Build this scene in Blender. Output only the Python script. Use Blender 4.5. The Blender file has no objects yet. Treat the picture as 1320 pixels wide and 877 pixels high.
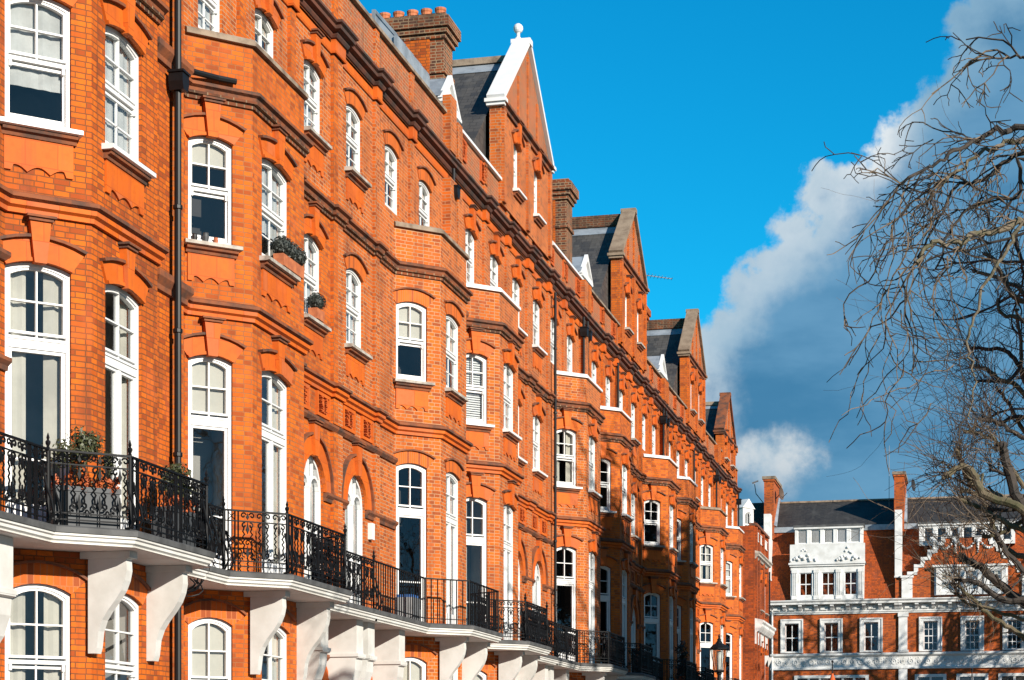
import bpy, math, random
from mathutils import Vector, Matrix
R = math.radians
rnd = random.Random(7)
scene = bpy.context.scene
COL = scene.collection
EYE = 1.7                      # eye height; all heights H below are metres above the eye

# ------------------------------------------------------------------ camera, sky, sun, exposure
YAW = math.atan(602 / 2450)
cam = bpy.data.cameras.new('camera'); cam_o = bpy.data.objects.new('camera', cam); COL.objects.link(cam_o)
cam_o.location = (12, 0, EYE); cam_o.rotation_euler = (R(90), 0, YAW)
cam.sensor_width = 36; cam.lens = 36 * 2450 / 1320
cam.shift_y = (990 - 438.5) / 1320
cam.clip_start = .1; cam.clip_end = 3000
scene.camera = cam_o

SUN_EL, SUN_OFF = R(21.5), R(37)          # elevation; swing of the sun from +X towards -Y
to_sun = Vector((math.cos(SUN_EL) * math.cos(SUN_OFF), -math.cos(SUN_EL) * math.sin(SUN_OFF), math.sin(SUN_EL)))
sun = bpy.data.lights.new('sun', 'SUN'); sun.energy = 5.0; sun.angle = R(.5); sun.color = (1, .93, .82)
sun_o = bpy.data.objects.new('sun', sun); COL.objects.link(sun_o)
sun_o.rotation_euler = to_sun.to_track_quat('Z', 'Y').to_euler(); sun_o.location = (40, -20, 40)
scene.view_settings.view_transform = 'Standard'; scene.view_settings.look = 'None'
scene.view_settings.gamma = 1; scene.view_settings.exposure = 0.69
scene.view_settings.use_curve_mapping = False

class NT:
    def __init__(s, tree): s.t = tree; s.n = tree.nodes; s.l = tree.links
    def node(s, typ, **kw):
        n = s.n.new(typ)
        for k, v in kw.items(): setattr(n, k, v)
        return n
    def link(s, a, b): s.l.new(a, b)
    def val(s, sock, v):
        if hasattr(v, 'links') or isinstance(v, bpy.types.NodeSocket): s.link(v, sock)
        else: sock.default_value = v
    def math(s, op, a, b=0.0, c=None, clamp=False):
        n = s.node('ShaderNodeMath', operation=op, use_clamp=clamp); s.val(n.inputs[0], a); s.val(n.inputs[1], b)
        if c is not None: s.val(n.inputs[2], c)
        return n.outputs[0]
    def smooth(s, v, lo, hi):
        n = s.node('ShaderNodeMapRange', interpolation_type='SMOOTHSTEP'); s.val(n.inputs[0], v)
        n.inputs[1].default_value = lo; n.inputs[2].default_value = hi
        return n.outputs[0]
    def mix(s, f, a, b, mode='MIX'):
        n = s.node('ShaderNodeMix', data_type='RGBA', blend_type=mode)
        s.val(n.inputs[0], f); s.val(n.inputs[6], a); s.val(n.inputs[7], b)
        return n.outputs[2]
    def noise(s, vec, scale, detail=4, rough=.55, dist=0):
        n = s.node('ShaderNodeTexNoise'); s.link(vec, n.inputs['Vector'])
        n.inputs['Scale'].default_value = scale; n.inputs['Detail'].default_value = detail
        n.inputs['Roughness'].default_value = rough; n.inputs['Distortion'].default_value = dist
        return n.outputs['Fac']

def rgb(r, g, b): return (r, g, b, 1)

world = bpy.data.worlds.new('World'); scene.world = world; world.use_nodes = True
def build_world():
    w = NT(world.node_tree); w.n.clear()
    out = w.node('ShaderNodeOutputWorld'); bg = w.node('ShaderNodeBackground'); bg.inputs[1].default_value = .076
    sky = w.node('ShaderNodeTexSky', sky_type='NISHITA', sun_disc=False)
    sky.sun_elevation = SUN_EL; sky.sun_rotation = math.atan2(to_sun.x, to_sun.y)
    sky.air_density = 1.0; sky.dust_density = .3; sky.ozone_density = 3.0
    hs = w.node('ShaderNodeHueSaturation'); hs.inputs['Saturation'].default_value = 1.35; hs.inputs['Value'].default_value = 1.0
    hs.inputs['Hue'].default_value = .487
    w.link(sky.outputs[0], hs.inputs['Color'])
    skyc = w.mix(1.0, hs.outputs[0], rgb(.11, 1.30, 1.42), 'MULTIPLY')
    tc = w.node('ShaderNodeTexCoord'); sep = w.node('ShaderNodeSeparateXYZ'); w.link(tc.outputs['Generated'], sep.inputs[0])
    y = w.math('MAXIMUM', w.math('ABSOLUTE', sep.outputs[1]), .25)
    a = w.math('DIVIDE', sep.outputs[0], y); b = w.math('DIVIDE', sep.outputs[2], y)
    n1 = w.noise(tc.outputs['Generated'], 11, 8, .58, .3)
    n2 = w.noise(tc.outputs['Generated'], 3.2, 5, .55)
    n3 = w.noise(tc.outputs['Generated'], 42, 6, .6); n3c = w.math('SUBTRACT', n3, .5)
    n1c = w.math('SUBTRACT', n1, .5); n2c = w.math('SUBTRACT', n2, .5)
    # cumulus bank: a dense body whose upper left edge is heaped with round puffs (positions in slope units a, b)
    fluff = w.math('ADD', w.math('ADD', w.math('MULTIPLY', n1c, .060), w.math('MULTIPLY', n3c, .034)), w.math('MULTIPLY', n2c, .02))
    d = w.math('ADD', w.math('MULTIPLY', w.math('ADD', a, .168), .66), w.math('MULTIPLY', w.math('SUBTRACT', .222, b), .75))
    d = w.math('MINIMUM', d, w.math('MULTIPLY', w.math('ADD', a, .158), .9))
    def puff(x, y, r):
        dx = w.math('SUBTRACT', a, (x - 1262) / 2600); dy = w.math('SUBTRACT', b, (990 - y) / 2523)
        return w.math('SUBTRACT', r / 2560, w.math('SQRT', w.math('ADD', w.math('MULTIPLY', dx, dx), w.math('MULTIPLY', dy, dy))))
    for x, y, r in ((915, 398, 30), (950, 352, 36), (990, 322, 36), (1015, 282, 42), (1060, 240, 52), (1105, 245, 45), (1150, 235, 40), (1185, 205, 40), (1222, 160, 46), (1262, 110, 52), (1300, 50, 70)):
        d = w.math('SMOOTH_MAX', d, puff(x, y, r), .018)
    d = w.math('ADD', d, fluff)
    mask = w.smooth(d, .0, .008)
    body = w.smooth(w.math('ADD', d, w.math('MULTIPLY', n2c, .03)), .005, .032)
    sv = w.node('ShaderNodeVectorMath', operation='MULTIPLY'); w.link(tc.outputs['Generated'], sv.inputs[0]); sv.inputs[1].default_value = (1, 1, 2.6)
    band = w.noise(sv.outputs[0], 7, 6, .55)
    rim = w.mix(w.math('MULTIPLY', w.smooth(n2, .22, .5), w.smooth(a, -.022, -.05)), rgb(2.0, 3.5, 4.8), w.mix(w.smooth(n1, .38, .62), rgb(4.0, 5.0, 5.7), rgb(6.9, 7.2, 7.3)))
    ccol = w.mix(body, rim, w.mix(w.smooth(band, .36, .64), rgb(.50, 1.75, 3.2), rgb(1.15, 2.7, 4.3)))
    ccol = w.mix(w.math('MULTIPLY', w.smooth(b, .17, .12), .25), ccol, rgb(1.6, 3.3, 4.8))
    col = w.mix(w.math('MULTIPLY', mask, .97), skyc, ccol)
    # a separate bright cloud low down behind the roofs, sharp on top and melting away below
    e = puff(975, 572, 34)
    for x, y, r in ((1010, 566, 30), (1036, 574, 20), (945, 575, 42), (932, 508, 16), (985, 600, 40)): e = w.math('SMOOTH_MAX', e, puff(x, y, r), .012)
    e = w.smooth(w.math('ADD', e, fluff), -.002, .016)
    e = w.math('MULTIPLY', e, w.smooth(w.math('ADD', b, w.math('MULTIPLY', n1c, .05)), .135, .172))
    col = w.mix(w.math('MULTIPLY', e, .9), col, w.mix(w.smooth(n3, .35, .65), rgb(3.6, 4.7, 5.5), rgb(5.9, 6.2, 6.3)))
    w.link(col, bg.inputs[0]); w.link(bg.outputs[0], out.inputs[0])
build_world()

# ------------------------------------------------------------------ materials
MATS = {}
def mat(name):
    m = bpy.data.materials.new(name); m.use_nodes = True
    t = NT(m.node_tree); bs = t.n['Principled BSDF']; MATS[name] = m
    return m, t, bs

def simple(name, col, rough=.6, metal=0, var=.12, scale=6, spec=.5, dark=None, bump=0):
    col = tuple(v * .84 for v in col); dark = tuple(v * .84 for v in dark) if dark else None
    m, t, bs = mat(name)
    g = t.node('ShaderNodeTexCoord')
    n = t.noise(g.outputs['Object'], scale, 5, .6)
    c2 = dark if dark else tuple(c * (1 - var * 2) for c in col)
    t.link(t.mix(t.smooth(n, .35, .7), rgb(*col), rgb(*c2)), bs.inputs['Base Color'])
    bs.inputs['Roughness'].default_value = rough; bs.inputs['Metallic'].default_value = metal
    bs.inputs['Specular IOR Level'].default_value = spec
    if bump:
        bp = t.node('ShaderNodeBump'); bp.inputs['Strength'].default_value = bump; bp.inputs['Distance'].default_value = .02
        t.link(t.noise(g.outputs['Object'], scale * 6, 4), bp.inputs['Height']); t.link(bp.outputs[0], bs.inputs['Normal'])
    return m

def brick(name, c1, c2, mortar, stain=(.12, .04, .02), stain_amt=.35, odd=(.2, .05, .02), odd_amt=.12, bw=.215, bh=.074, ms=.009, rough=.85, bump=.5):
    c1, c2, mortar, stain, odd = [tuple(v * .80 for v in q) for q in (c1, c2, mortar, stain, odd)]
    m, t, bs = mat(name)
    uv = t.node('ShaderNodeUVMap'); tc = t.node('ShaderNodeTexCoord')
    wob = t.node('ShaderNodeTexNoise'); t.link(uv.outputs[0], wob.inputs['Vector']); wob.inputs['Scale'].default_value = 5
    wv = t.node('ShaderNodeMix', data_type='VECTOR'); wv.inputs[0].default_value = .012
    t.link(uv.outputs[0], wv.inputs[4]); t.link(wob.outputs['Color'], wv.inputs[5])
    def bt(ca, cb, mo, off=0, bias=0):
        b = t.node('ShaderNodeTexBrick'); t.link(wv.outputs[1], b.inputs['Vector'])
        b.inputs['Scale'].default_value = 1; b.inputs['Brick Width'].default_value = bw; b.inputs['Row Height'].default_value = bh
        b.inputs['Mortar Size'].default_value = ms; b.inputs['Mortar Smooth'].default_value = .3; b.inputs['Bias'].default_value = bias
        b.squash = .62; b.squash_frequency = 2
        b.inputs['Color1'].default_value = ca; b.inputs['Color2'].default_value = cb; b.inputs['Mortar'].default_value = mo
        return b
    b1 = bt(rgb(*c1), rgb(*c2), rgb(*mortar))
    b2 = bt(rgb(0, 0, 0), rgb(1, 1, 1), rgb(0, 0, 0))
    pick = t.smooth(b2.outputs['Color'], .86 - odd_amt, .9 - odd_amt * .6)
    col = t.mix(t.math('MULTIPLY', pick, .68), b1.outputs['Color'], rgb(*odd))
    big = t.noise(tc.outputs['Object'], .55, 6, .62)
    fine = t.noise(tc.outputs['Object'], 9, 4, .6)
    stain_amt = min(.75, stain_amt * 1.35)
    col = t.mix(t.math('MULTIPLY', t.smooth(big, .44, .70), stain_amt), col, rgb(*stain))
    col = t.mix(t.math('MULTIPLY', t.smooth(fine, .45, .75), .28), col, rgb(*[c * .45 for c in c1]))
    # soot streaks running down, and patches of replaced or sooty brick
    mp = t.node('ShaderNodeMapping'); t.link(uv.outputs[0], mp.inputs[0]); mp.inputs['Scale'].default_value = (1.6, .16, 1)
    stk = t.noise(mp.outputs[0], 2.2, 5, .6)
    col = t.mix(t.math('MULTIPLY', t.smooth(stk, .50, .76), stain_amt * 1.3), col, rgb(*stain))
    pat = t.noise(tc.outputs['Object'], 1.7, 3, .5)
    col = t.mix(t.math('MULTIPLY', t.smooth(pat, .55, .68), .22), col, rgb(*[min(1, c * 1.25 + .03) for c in c2]))
    t.link(col, bs.inputs['Base Color']); bs.inputs['Roughness'].default_value = rough
    bs.inputs['Specular IOR Level'].default_value = .25
    bp = t.node('ShaderNodeBump'); bp.inputs['Strength'].default_value = bump; bp.inputs['Distance'].default_value = .012; bp.invert = True
    t.link(t.math('ADD', b1.outputs['Fac'], t.math('MULTIPLY', fine, .3)), bp.inputs['Height']); t.link(bp.outputs[0], bs.inputs['Normal'])
    return m

BR1 = (.70, .150, .009); BR2 = (.5, .09, .008)
brick('brick_bright', (.73, .158, .010), (.52, .094, .008), (.36, .135, .05), stain=(.20, .05, .018), stain_amt=.36, odd=(.30, .06, .014), odd_amt=.10)
brick('brick_dark_joint', BR1, (.50, .088, .008), (.22, .07, .022), stain_amt=.40, odd=(.30, .055, .012), odd_amt=.09)
brick('brick_pale_joint', (.69, .152, .014), (.49, .094, .011), (.50, .29, .16), stain=(.17, .05, .022), stain_amt=.34, odd=(.27, .062, .02), odd_amt=.15)
brick('brick_parapet', (.52, .12, .03), (.36, .07, .02), (.44, .29, .17), stain=(.13, .07, .04), stain_amt=.3, odd=(.3, .13, .07), odd_amt=.25)
brick('brick_chimney', (.30, .075, .022), (.15, .045, .02), (.36, .25, .15), stain=(.05, .03, .02), stain_amt=.55, odd=(.04, .03, .025), odd_amt=.3, ms=.013)
brick('brick_far', (.62, .122, .012), (.46, .08, .010), (.30, .12, .06), stain_amt=.3, odd_amt=.22)
brick('tile_far', (.50, .092, .013), (.36, .060, .010), (.20, .045, .012), stain_amt=.3, odd_amt=.2, bw=.17, bh=.1, ms=.012)
brick('brick_grimy', (.52, .095, .012), (.36, .06, .010), (.2, .07, .03), stain=(.12, .035, .018), stain_amt=.5, odd=(.2, .045, .015), odd_amt=.15)
brick('slate', (.068, .064, .060), (.098, .092, .086), (.03, .028, .026), stain=(.12, .11, .095), stain_amt=.3, odd=(.028, .03, .034), odd_amt=.2, bw=.3, bh=.2, ms=.009, rough=.55)
brick('slate_black', (.042, .039, .037), (.06, .056, .053), (.02, .019, .018), stain=(.06, .06, .055), stain_amt=.4, odd=(.022, .022, .024), odd_amt=.2, bw=.3, bh=.17, ms=.01, rough=.6)
brick('tile_brown', (.13, .09, .06), (.09, .065, .045), (.03, .02, .015), stain_amt=.2, odd_amt=.2, bw=.2, bh=.22, ms=.03, rough=.8)
brick('terracotta', (.70, .145, .012), (.62, .118, .011), (.46, .08, .010), stain=(.40, .075, .02), stain_amt=.35, odd=(.56, .15, .05), odd_amt=.1, bw=.42, bh=.32, ms=.006, rough=.7, bump=.2)
brick('rubbed_brick', (.72, .15, .011), (.62, .115, .010), (.50, .17, .06), stain_amt=.15, odd_amt=.06, bw=.085, bh=.8, ms=.007, rough=.75, bump=.2)
simple('terracotta_weathered', (.27, .075, .022), .85, dark=(.06, .036, .026), scale=2.6, bump=.4)
simple('cornice_weathered', (.14, .042, .02), .85, dark=(.035, .026, .022), scale=2.2, bump=.4)
simple('terracotta_carved', (.62, .115, .011), .8, dark=(.42, .07, .010), scale=9, bump=.5)
simple('white_paint', (.80, .80, .79), .45, var=.04, scale=3)
simple('white_stucco', (.70, .685, .65), .65, dark=(.56, .54, .50), scale=1.6, bump=.1)
simple('white_far', (.78, .775, .76), .6, dark=(.62, .61, .58), scale=1.7, bump=.2)
simple('stone_sill', (.50, .45, .39), .8, dark=(.22, .19, .16), scale=4, bump=.3)
simple('stone_gable', (.30, .22, .15), .9, dark=(.19, .13, .085), scale=2.5, bump=.4)
simple('coping_brown', (.33, .25, .18), .9, dark=(.12, .085, .06), scale=2.5, bump=.4)
simple('lead', (.36, .40, .44), .5, metal=.2, dark=(.22, .25, .28), scale=2.5)
simple('lead_dark', (.10, .10, .10), .7, dark=(.05, .05, .05), scale=3)
simple('iron_black', (.006, .0065, .008), .55, var=.2, spec=.2)
simple('pipe_black', (.005, .0055, .007), .5, var=.2, spec=.35)
simple('curtain', (.62, .58, .50), .9, var=.12, scale=1.3)
simple('net_curtain', (.60, .60, .58), .9, var=.14, scale=2)
simple('blind', (.62, .58, .50), .8, var=.08, scale=1)
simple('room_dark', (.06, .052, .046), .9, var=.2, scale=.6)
simple('room_light', (.42, .39, .35), .9, var=.15, scale=.6)
simple('clay_pot', (.55, .17, .06), .75, dark=(.36, .10, .04), scale=5)
simple('grey_box', (.38, .39, .40), .6)
simple('grey_planter', (.055, .06, .066), .6, var=.1)
simple('soil', (.03, .02, .015), .95)
simple('leaf_dark', (.034, .042, .034), .6, var=.3, scale=20)
simple('leaf_olive', (.075, .085, .03), .55, var=.35, scale=15)
simple('flower', (.55, .12, .03), .6, var=.2, scale=30)
simple('bark_pale', (.19, .13, .08), .85, dark=(.07, .05, .032), scale=5, bump=.5)
simple('bark_limb', (.19, .145, .10), .85, dark=(.10, .09, .045), scale=7, bump=.5)
simple('bark_dark', (.055, .04, .03), .85, dark=(.022, .018, .015), scale=6, bump=.5)
simple('bark_moss', (.155, .115, .072), .9, dark=(.06, .06, .022), scale=3.5, bump=.6)
simple('asphalt', (.05, .05, .052), .9, scale=3, bump=.2)
simple('pavement', (.30, .28, .26), .85, scale=2)
simple('kerb', (.33, .32, .30), .8)
simple('lawn', (.05, .09, .025), .9, scale=2)
simple('marking', (.75, .75, .72), .7)
simple('orange_cloth', (.75, .12, .015), .7)
simple('blue_plastic', (.05, .16, .45), .4)
simple('aerial_metal', (.20, .20, .21), .6, metal=.2)
simple('dish_brown', (.10, .06, .04), .7)
simple('dish_black', (.018, .018, .02), .5)
simple('lamp_white', (.62, .6, .55), .5)

def glass(name, tint=.05, refl=1.0):
    m, t, bs = mat(name)
    t.n.remove(bs); out = t.n['Material Output']
    tr = t.node('ShaderNodeBsdfTransparent'); gl = t.node('ShaderNodeBsdfGlossy')
    tr.inputs[0].default_value = rgb(.86, .88, .88); gl.inputs['Roughness'].default_value = .015; gl.inputs['Color'].default_value = rgb(.95, .97, 1)
    lw = t.node('ShaderNodeLayerWeight'); lw.inputs[0].default_value = .5
    fres = t.math('ADD', t.math('MULTIPLY', t.math('POWER', lw.outputs['Facing'], 5.0), .95), .05)   # Schlick, same from both sides
    tc = t.node('ShaderNodeTexCoord'); bp = t.node('ShaderNodeBump'); bp.inputs['Strength'].default_value = .05; bp.inputs['Distance'].default_value = .05
    t.link(t.noise(tc.outputs['Object'], 1.7, 2), bp.inputs['Height']); t.link(bp.outputs[0], gl.inputs['Normal'])
    mx = t.node('ShaderNodeMixShader'); t.link(t.math('ADD', t.math('MULTIPLY', fres, refl), tint, clamp=True), mx.inputs[0])
    t.link(tr.outputs[0], mx.inputs[1]); t.link(gl.outputs[0], mx.inputs[2]); t.link(mx.outputs[0], out.inputs[0])
glass('glass'); glass('lamp_glass', .02, 1.0)

# ------------------------------------------------------------------ object helpers
def put(o, label=None, cat=None, group=None, kind=None):
    if label: o['label'] = label
    if cat: o['category'] = cat
    if group: o['group'] = group
    if kind: o['kind'] = kind
    return o
def empty(name, loc, label=None, cat=None, group=None):
    o = bpy.data.objects.new(name, None); COL.objects.link(o); o.location = loc; o.empty_display_size = .3
    return put(o, label, cat, group)

class Fr:
    """plan frame on a wall: u along it, d out of it, h metres above the eye"""
    def __init__(s, ox, oy, tx, ty):
        l = math.hypot(tx, ty); s.o = (ox, oy); s.t = (tx / l, ty / l); s.n = (ty / l, -tx / l); s.len = l
    def p(s, u, d, h):
        return Vector((s.o[0] + s.t[0] * u + s.n[0] * d, s.o[1] + s.t[1] * u + s.n[1] * d, h + EYE))
FRONT = Fr(0, 0, 0, 1)          # the terrace facade: u = street position, d = out towards the road

class MB:
    def __init__(s): s.v = []; s.f = []; s.m = []; s.mats = []; s.cur = 0
    def use(s, m):
        if m not in s.mats: s.mats.append(m)
        s.cur = s.mats.index(m); return s
    def face(s, pts):
        i = len(s.v); s.v += [tuple(p) for p in pts]; s.f.append(tuple(range(i, i + len(pts)))); s.m.append(s.cur)
    def box(s, F, u0, u1, d0, d1, h0, h1):
        c = [F.p(u, d, h) for h in (h0, h1) for d in (d0, d1) for u in (u0, u1)]
        for q in ((0, 1, 3, 2), (4, 6, 7, 5), (2, 3, 7, 6), (0, 4, 5, 1), (0, 2, 6, 4), (1, 5, 7, 3)): s.face([c[k] for k in q])
    def prism(s, F, pts, d0, d1, back=False):
        """outline pts (u,h) on the wall, extruded from d0 to d1"""
        s.face([F.p(u, d1, h) for u, h in pts])
        if back: s.face([F.p(u, d0, h) for u, h in reversed(pts)])
        n = len(pts)
        for i in range(n):
            (a, b), (c, e) = pts[i], pts[(i + 1) % n]
            s.face([F.p(a, d0, b), F.p(c, d0, e), F.p(c, d1, e), F.p(a, d1, b)])
    def side(s, F, prof, u0, u1):
        """side profile prof (d,h) extruded along the wall from u0 to u1"""
        s.face([F.p(u0, d, h) for d, h in prof]); s.face([F.p(u1, d, h) for d, h in reversed(prof)])
        n = len(prof)
        for i in range(n):
            (a, b), (c, e) = prof[i], prof[(i + 1) % n]
            s.face([F.p(u0, a, b), F.p(u1, a, b), F.p(u1, c, e), F.p(u0, c, e)])
    def ring(s, F, outer, inner, d0, d1, closed=True, sides=True):
        n = len(outer); rng = range(n if closed else n - 1)
        for i in rng:
            j = (i + 1) % n; (a, b), (c, e), (g, k), (x, y) = outer[i], outer[j], inner[j], inner[i]
            s.face([F.p(a, d1, b), F.p(c, d1, e), F.p(g, d1, k), F.p(x, d1, y)])
            if sides:
                s.face([F.p(x, d1, y), F.p(g, d1, k), F.p(g, d0, k), F.p(x, d0, y)])
                s.face([F.p(a, d0, b), F.p(c, d0, e), F.p(c, d1, e), F.p(a, d1, b)])
        if not closed and sides:
            for i in (0, n - 1):
                (a, b), (x, y) = outer[i], inner[i]
                s.face([F.p(a, d0, b), F.p(a, d1, b), F.p(x, d1, y), F.p(x, d0, y)])
    def sweep(s, path, prof, closed=False, caps=True):
        """profile (d,h) run along plan path (x,y) with mitred corners; outward is to the right of travel"""
        n = len(path); rows = []
        for i, (x, y) in enumerate(path):
            ns = []
            if i > 0 or closed:
                a = path[i - 1]; t = Vector((x - a[0], y - a[1])).normalized(); ns.append(Vector((t.y, -t.x)))
            if i < n - 1 or closed:
                a = path[(i + 1) % n]; t = Vector((a[0] - x, a[1] - y)).normalized(); ns.append(Vector((t.y, -t.x)))
            m = sum(ns, Vector((0, 0))).normalized(); k = 1 / max(.35, m.dot(ns[0]))
            rows.append([Vector((x + m.x * d * k, y + m.y * d * k, h + EYE)) for d, h in prof])
        for i in range(n if closed else n - 1):
            A, B = rows[i], rows[(i + 1) % n]
            for j in range(len(prof) - 1): s.face([A[j], B[j], B[j + 1], A[j + 1]])
        if caps and not closed: s.face(list(reversed(rows[0]))); s.face(rows[-1])
    def tube(s, pts, r0, r1=None, sides=4, cap=True):
        r1 = r0 if r1 is None else r1
        pts = [Vector(p) for p in pts]; n = len(pts); rings = []
        prev = None
        for i, p in enumerate(pts):
            t = (pts[min(i + 1, n - 1)] - pts[max(i - 1, 0)])
            if t.length < 1e-9: t = Vector((0, 0, 1))
            t.normalize()
            if prev is None: a = t.orthogonal().normalized()
            else:
                a = prev - t * prev.dot(t)
                a = a.normalized() if a.length > 1e-6 else t.orthogonal().normalized()
            prev = a; b = t.cross(a); r = r0 + (r1 - r0) * i / max(1, n - 1)
            k0 = len(s.v)
            for q in range(sides):
                an = 2 * math.pi * q / sides; s.v.append(tuple(p + a * (math.cos(an) * r) + b * (math.sin(an) * r)))
            rings.append(k0)
        for i in range(n - 1):
            for q in range(sides):
                q2 = (q + 1) % sides
                s.f.append((rings[i] + q, rings[i] + q2, rings[i + 1] + q2, rings[i + 1] + q)); s.m.append(s.cur)
        if cap:
            s.f.append(tuple(rings[0] + q for q in reversed(range(sides)))); s.m.append(s.cur)
            s.f.append(tuple(rings[-1] + q for q in range(sides))); s.m.append(s.cur)
    def lathe(s, c, prof, sides=12):
        """prof: (radius, world z above c.z)"""
        c = Vector(c); rows = []
        for r, z in prof:
            rows.append([c + Vector((math.cos(2 * math.pi * k / sides) * r, math.sin(2 * math.pi * k / sides) * r, z)) for k in range(sides)])
        for i in range(len(prof) - 1):
            for k in range(sides):
                k2 = (k + 1) % sides; s.face([rows[i][k], rows[i][k2], rows[i + 1][k2], rows[i + 1][k]])
        s.face(list(reversed(rows[0]))); s.face(rows[-1])
    def blob(s, c, r, sq=(1, 1, 1), n=6, rr=None):
        c = Vector(c); rows = []
        for i in range(n + 1):
            ph = math.pi * i / n
            rows.append([c + Vector((math.sin(ph) * math.cos(2 * math.pi * k / (n * 2)) * r * sq[0], math.sin(ph) * math.sin(2 * math.pi * k / (n * 2)) * r * sq[1], math.cos(ph) * r * sq[2])) for k in range(n * 2)])
        for i in range(n):
            for k in range(n * 2):
                k2 = (k + 1) % (n * 2); s.face([rows[i][k], rows[i + 1][k], rows[i + 1][k2], rows[i][k2]])
    def leafball(s, c, rad, count, size, rg, shell=.75, sq=(1, 1, 1)):
        c = Vector(c)
        for _ in range(count):
            v = Vector((rg.gauss(0, 1), rg.gauss(0, 1), rg.gauss(0, 1))).normalized() * rad * (shell + (1 - shell) * rg.random())
            v = Vector((v.x * sq[0], v.y * sq[1], v.z * sq[2])); p = c + v
            n = (v.normalized() + Vector((rg.uniform(-.8, .8), rg.uniform(-.8, .8), rg.uniform(-.8, .8)))).normalized()
            a = n.orthogonal().normalized(); a = Matrix.Rotation(rg.random() * 6.28, 3, n) @ a; b = n.cross(a); z = size * rg.uniform(.6, 1.3)
            s.face([p - a * z, p - b * z * .45, p + a * z, p + b * z * .45])
    def build(s, name, m=None, parent=None, root=None, smooth=False):
        me = bpy.data.meshes.new(name)
        rt = root if root is not None else parent
        while rt is not None and rt.parent is not None: rt = rt.parent
        off = Vector(rt.location) if rt is not None else Vector((0, 0, 0))
        vs = [(a - off.x, b - off.y, c - off.z) for a, b, c in s.v]
        me.from_pydata(vs, [], s.f)
        names = s.mats if s.mats else [m]
        for q in names: me.materials.append(MATS[q])
        if len(names) > 1: me.polygons.foreach_set('material_index', s.m)
        uv = me.uv_layers.new(name='UVMap'); dat = [0.0] * (len(me.loops) * 2); V = s.v
        for p in me.polygons:
            n = p.normal
            if abs(n.z) > .93: tx, ty, tz, vx, vy, vz = 1, 0, 0, 0, 1, 0
            else:
                l = math.hypot(n.x, n.y); tx, ty = -n.y / l, n.x / l
                vx, vy, vz = (-n.x / l * n.z, -n.y / l * n.z, l)
            for li in p.loop_indices:
                x, y, z = V[me.loops[li].vertex_index]
                dat[2 * li] = x * tx + y * ty; dat[2 * li + 1] = x * vx + y * vy + z * vz
        uv.data.foreach_set('uv', dat)
        if smooth: me.polygons.foreach_set('use_smooth', [True] * len(me.polygons))
        me.update()
        o = bpy.data.objects.new(name, me); COL.objects.link(o)
        if parent is not None: o.parent = parent
        return o

def outline(ua, ub, zs, zt, rise, n=8, w=0):
    """window outline; w insets it"""
    a, b, z0, z1 = ua + w, ub - w, zs + w, zt - w
    r = max(.0, rise * (b - a) / (ub - ua)) if rise > .4 * (ub - ua) else rise
    if r < .005: return [(a, z0), (b, z0), (b, z1), (a, z1)]
    half = (b - a) / 2; rad = (half * half + r * r) / (2 * r); cz = z1 - rad; cu = (a + b) / 2; an = math.asin(min(1, half / rad))
    if r > half - 1e-6: an = math.pi / 2; rad = half; cz = z1 - half
    return [(a, z0), (b, z0)] + [(cu + math.sin(an - 2 * an * i / n) * rad, cz + math.cos(an - 2 * an * i / n) * rad) for i in range(n + 1)]
def arc(ua, ub, zt, rise, off=0, n=8, span=1.0):
    half = (ub - ua) / 2; rad = (half * half + rise * rise) / (2 * rise); cz = zt - rad; cu = (ua + ub) / 2; an = math.asin(min(1, half / rad)) * span
    return [(cu - math.sin(an - 2 * an * i / n) * (rad + off), cz + math.cos(an - 2 * an * i / n) * (rad + off)) for i in range(n + 1)]

def wall(mb, F, u0, u1, h0, h1, cols, rd=.08, top=None):
    """brick sheet with window openings (columns of openings with arched heads) and their reveals"""
    cols = sorted(cols); x = u0
    P = F.p
    for ua, ub, ops in cols:
        if ua > x: mb.face([P(x, 0, h0), P(ua, 0, h0), P(ua, 0, h1), P(x, 0, h1)])
        x = ub; base = [(ua, h0), (ub, h0)]
        for zs, zt, rise in sorted(ops):
            for i in range(len(base) - 1):
                (a, b), (c, e) = base[i], base[i + 1]; mb.face([P(a, 0, b), P(c, 0, e), P(c, 0, zs), P(a, 0, zs)])
            o = outline(ua, ub, zs, zt, rise)
            for i in range(len(o)):
                (a, b), (c, e) = o[i], o[(i + 1) % len(o)]; mb.face([P(a, -rd, b), P(c, -rd, e), P(c, 0, e), P(a, 0, b)])
            base = list(reversed(o[2:]))
        for i in range(len(base) - 1):
            (a, b), (c, e) = base[i], base[i + 1]; mb.face([P(a, 0, b), P(c, 0, e), P(c, 0, h1), P(a, 0, h1)])
    if x < u1: mb.face([P(x, 0, h0), P(u1, 0, h0), P(u1, 0, h1), P(x, 0, h1)])

def drape(mb, F, ua, ub, z0, z1, d, rg, wav=.035):
    n = max(4, int((ub - ua) / .05)); ph = rg.random() * 6
    pts = [(ua + (ub - ua) * i / n, d + wav * math.sin(ph + i * 1.9) * (.5 + rg.random())) for i in range(n + 1)]
    for i in range(n):
        (a, b), (c, e) = pts[i], pts[i + 1]; mb.face([F.p(a, b, z0), F.p(c, e, z0), F.p(c, e, z1), F.p(a, b, z1)])

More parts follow.
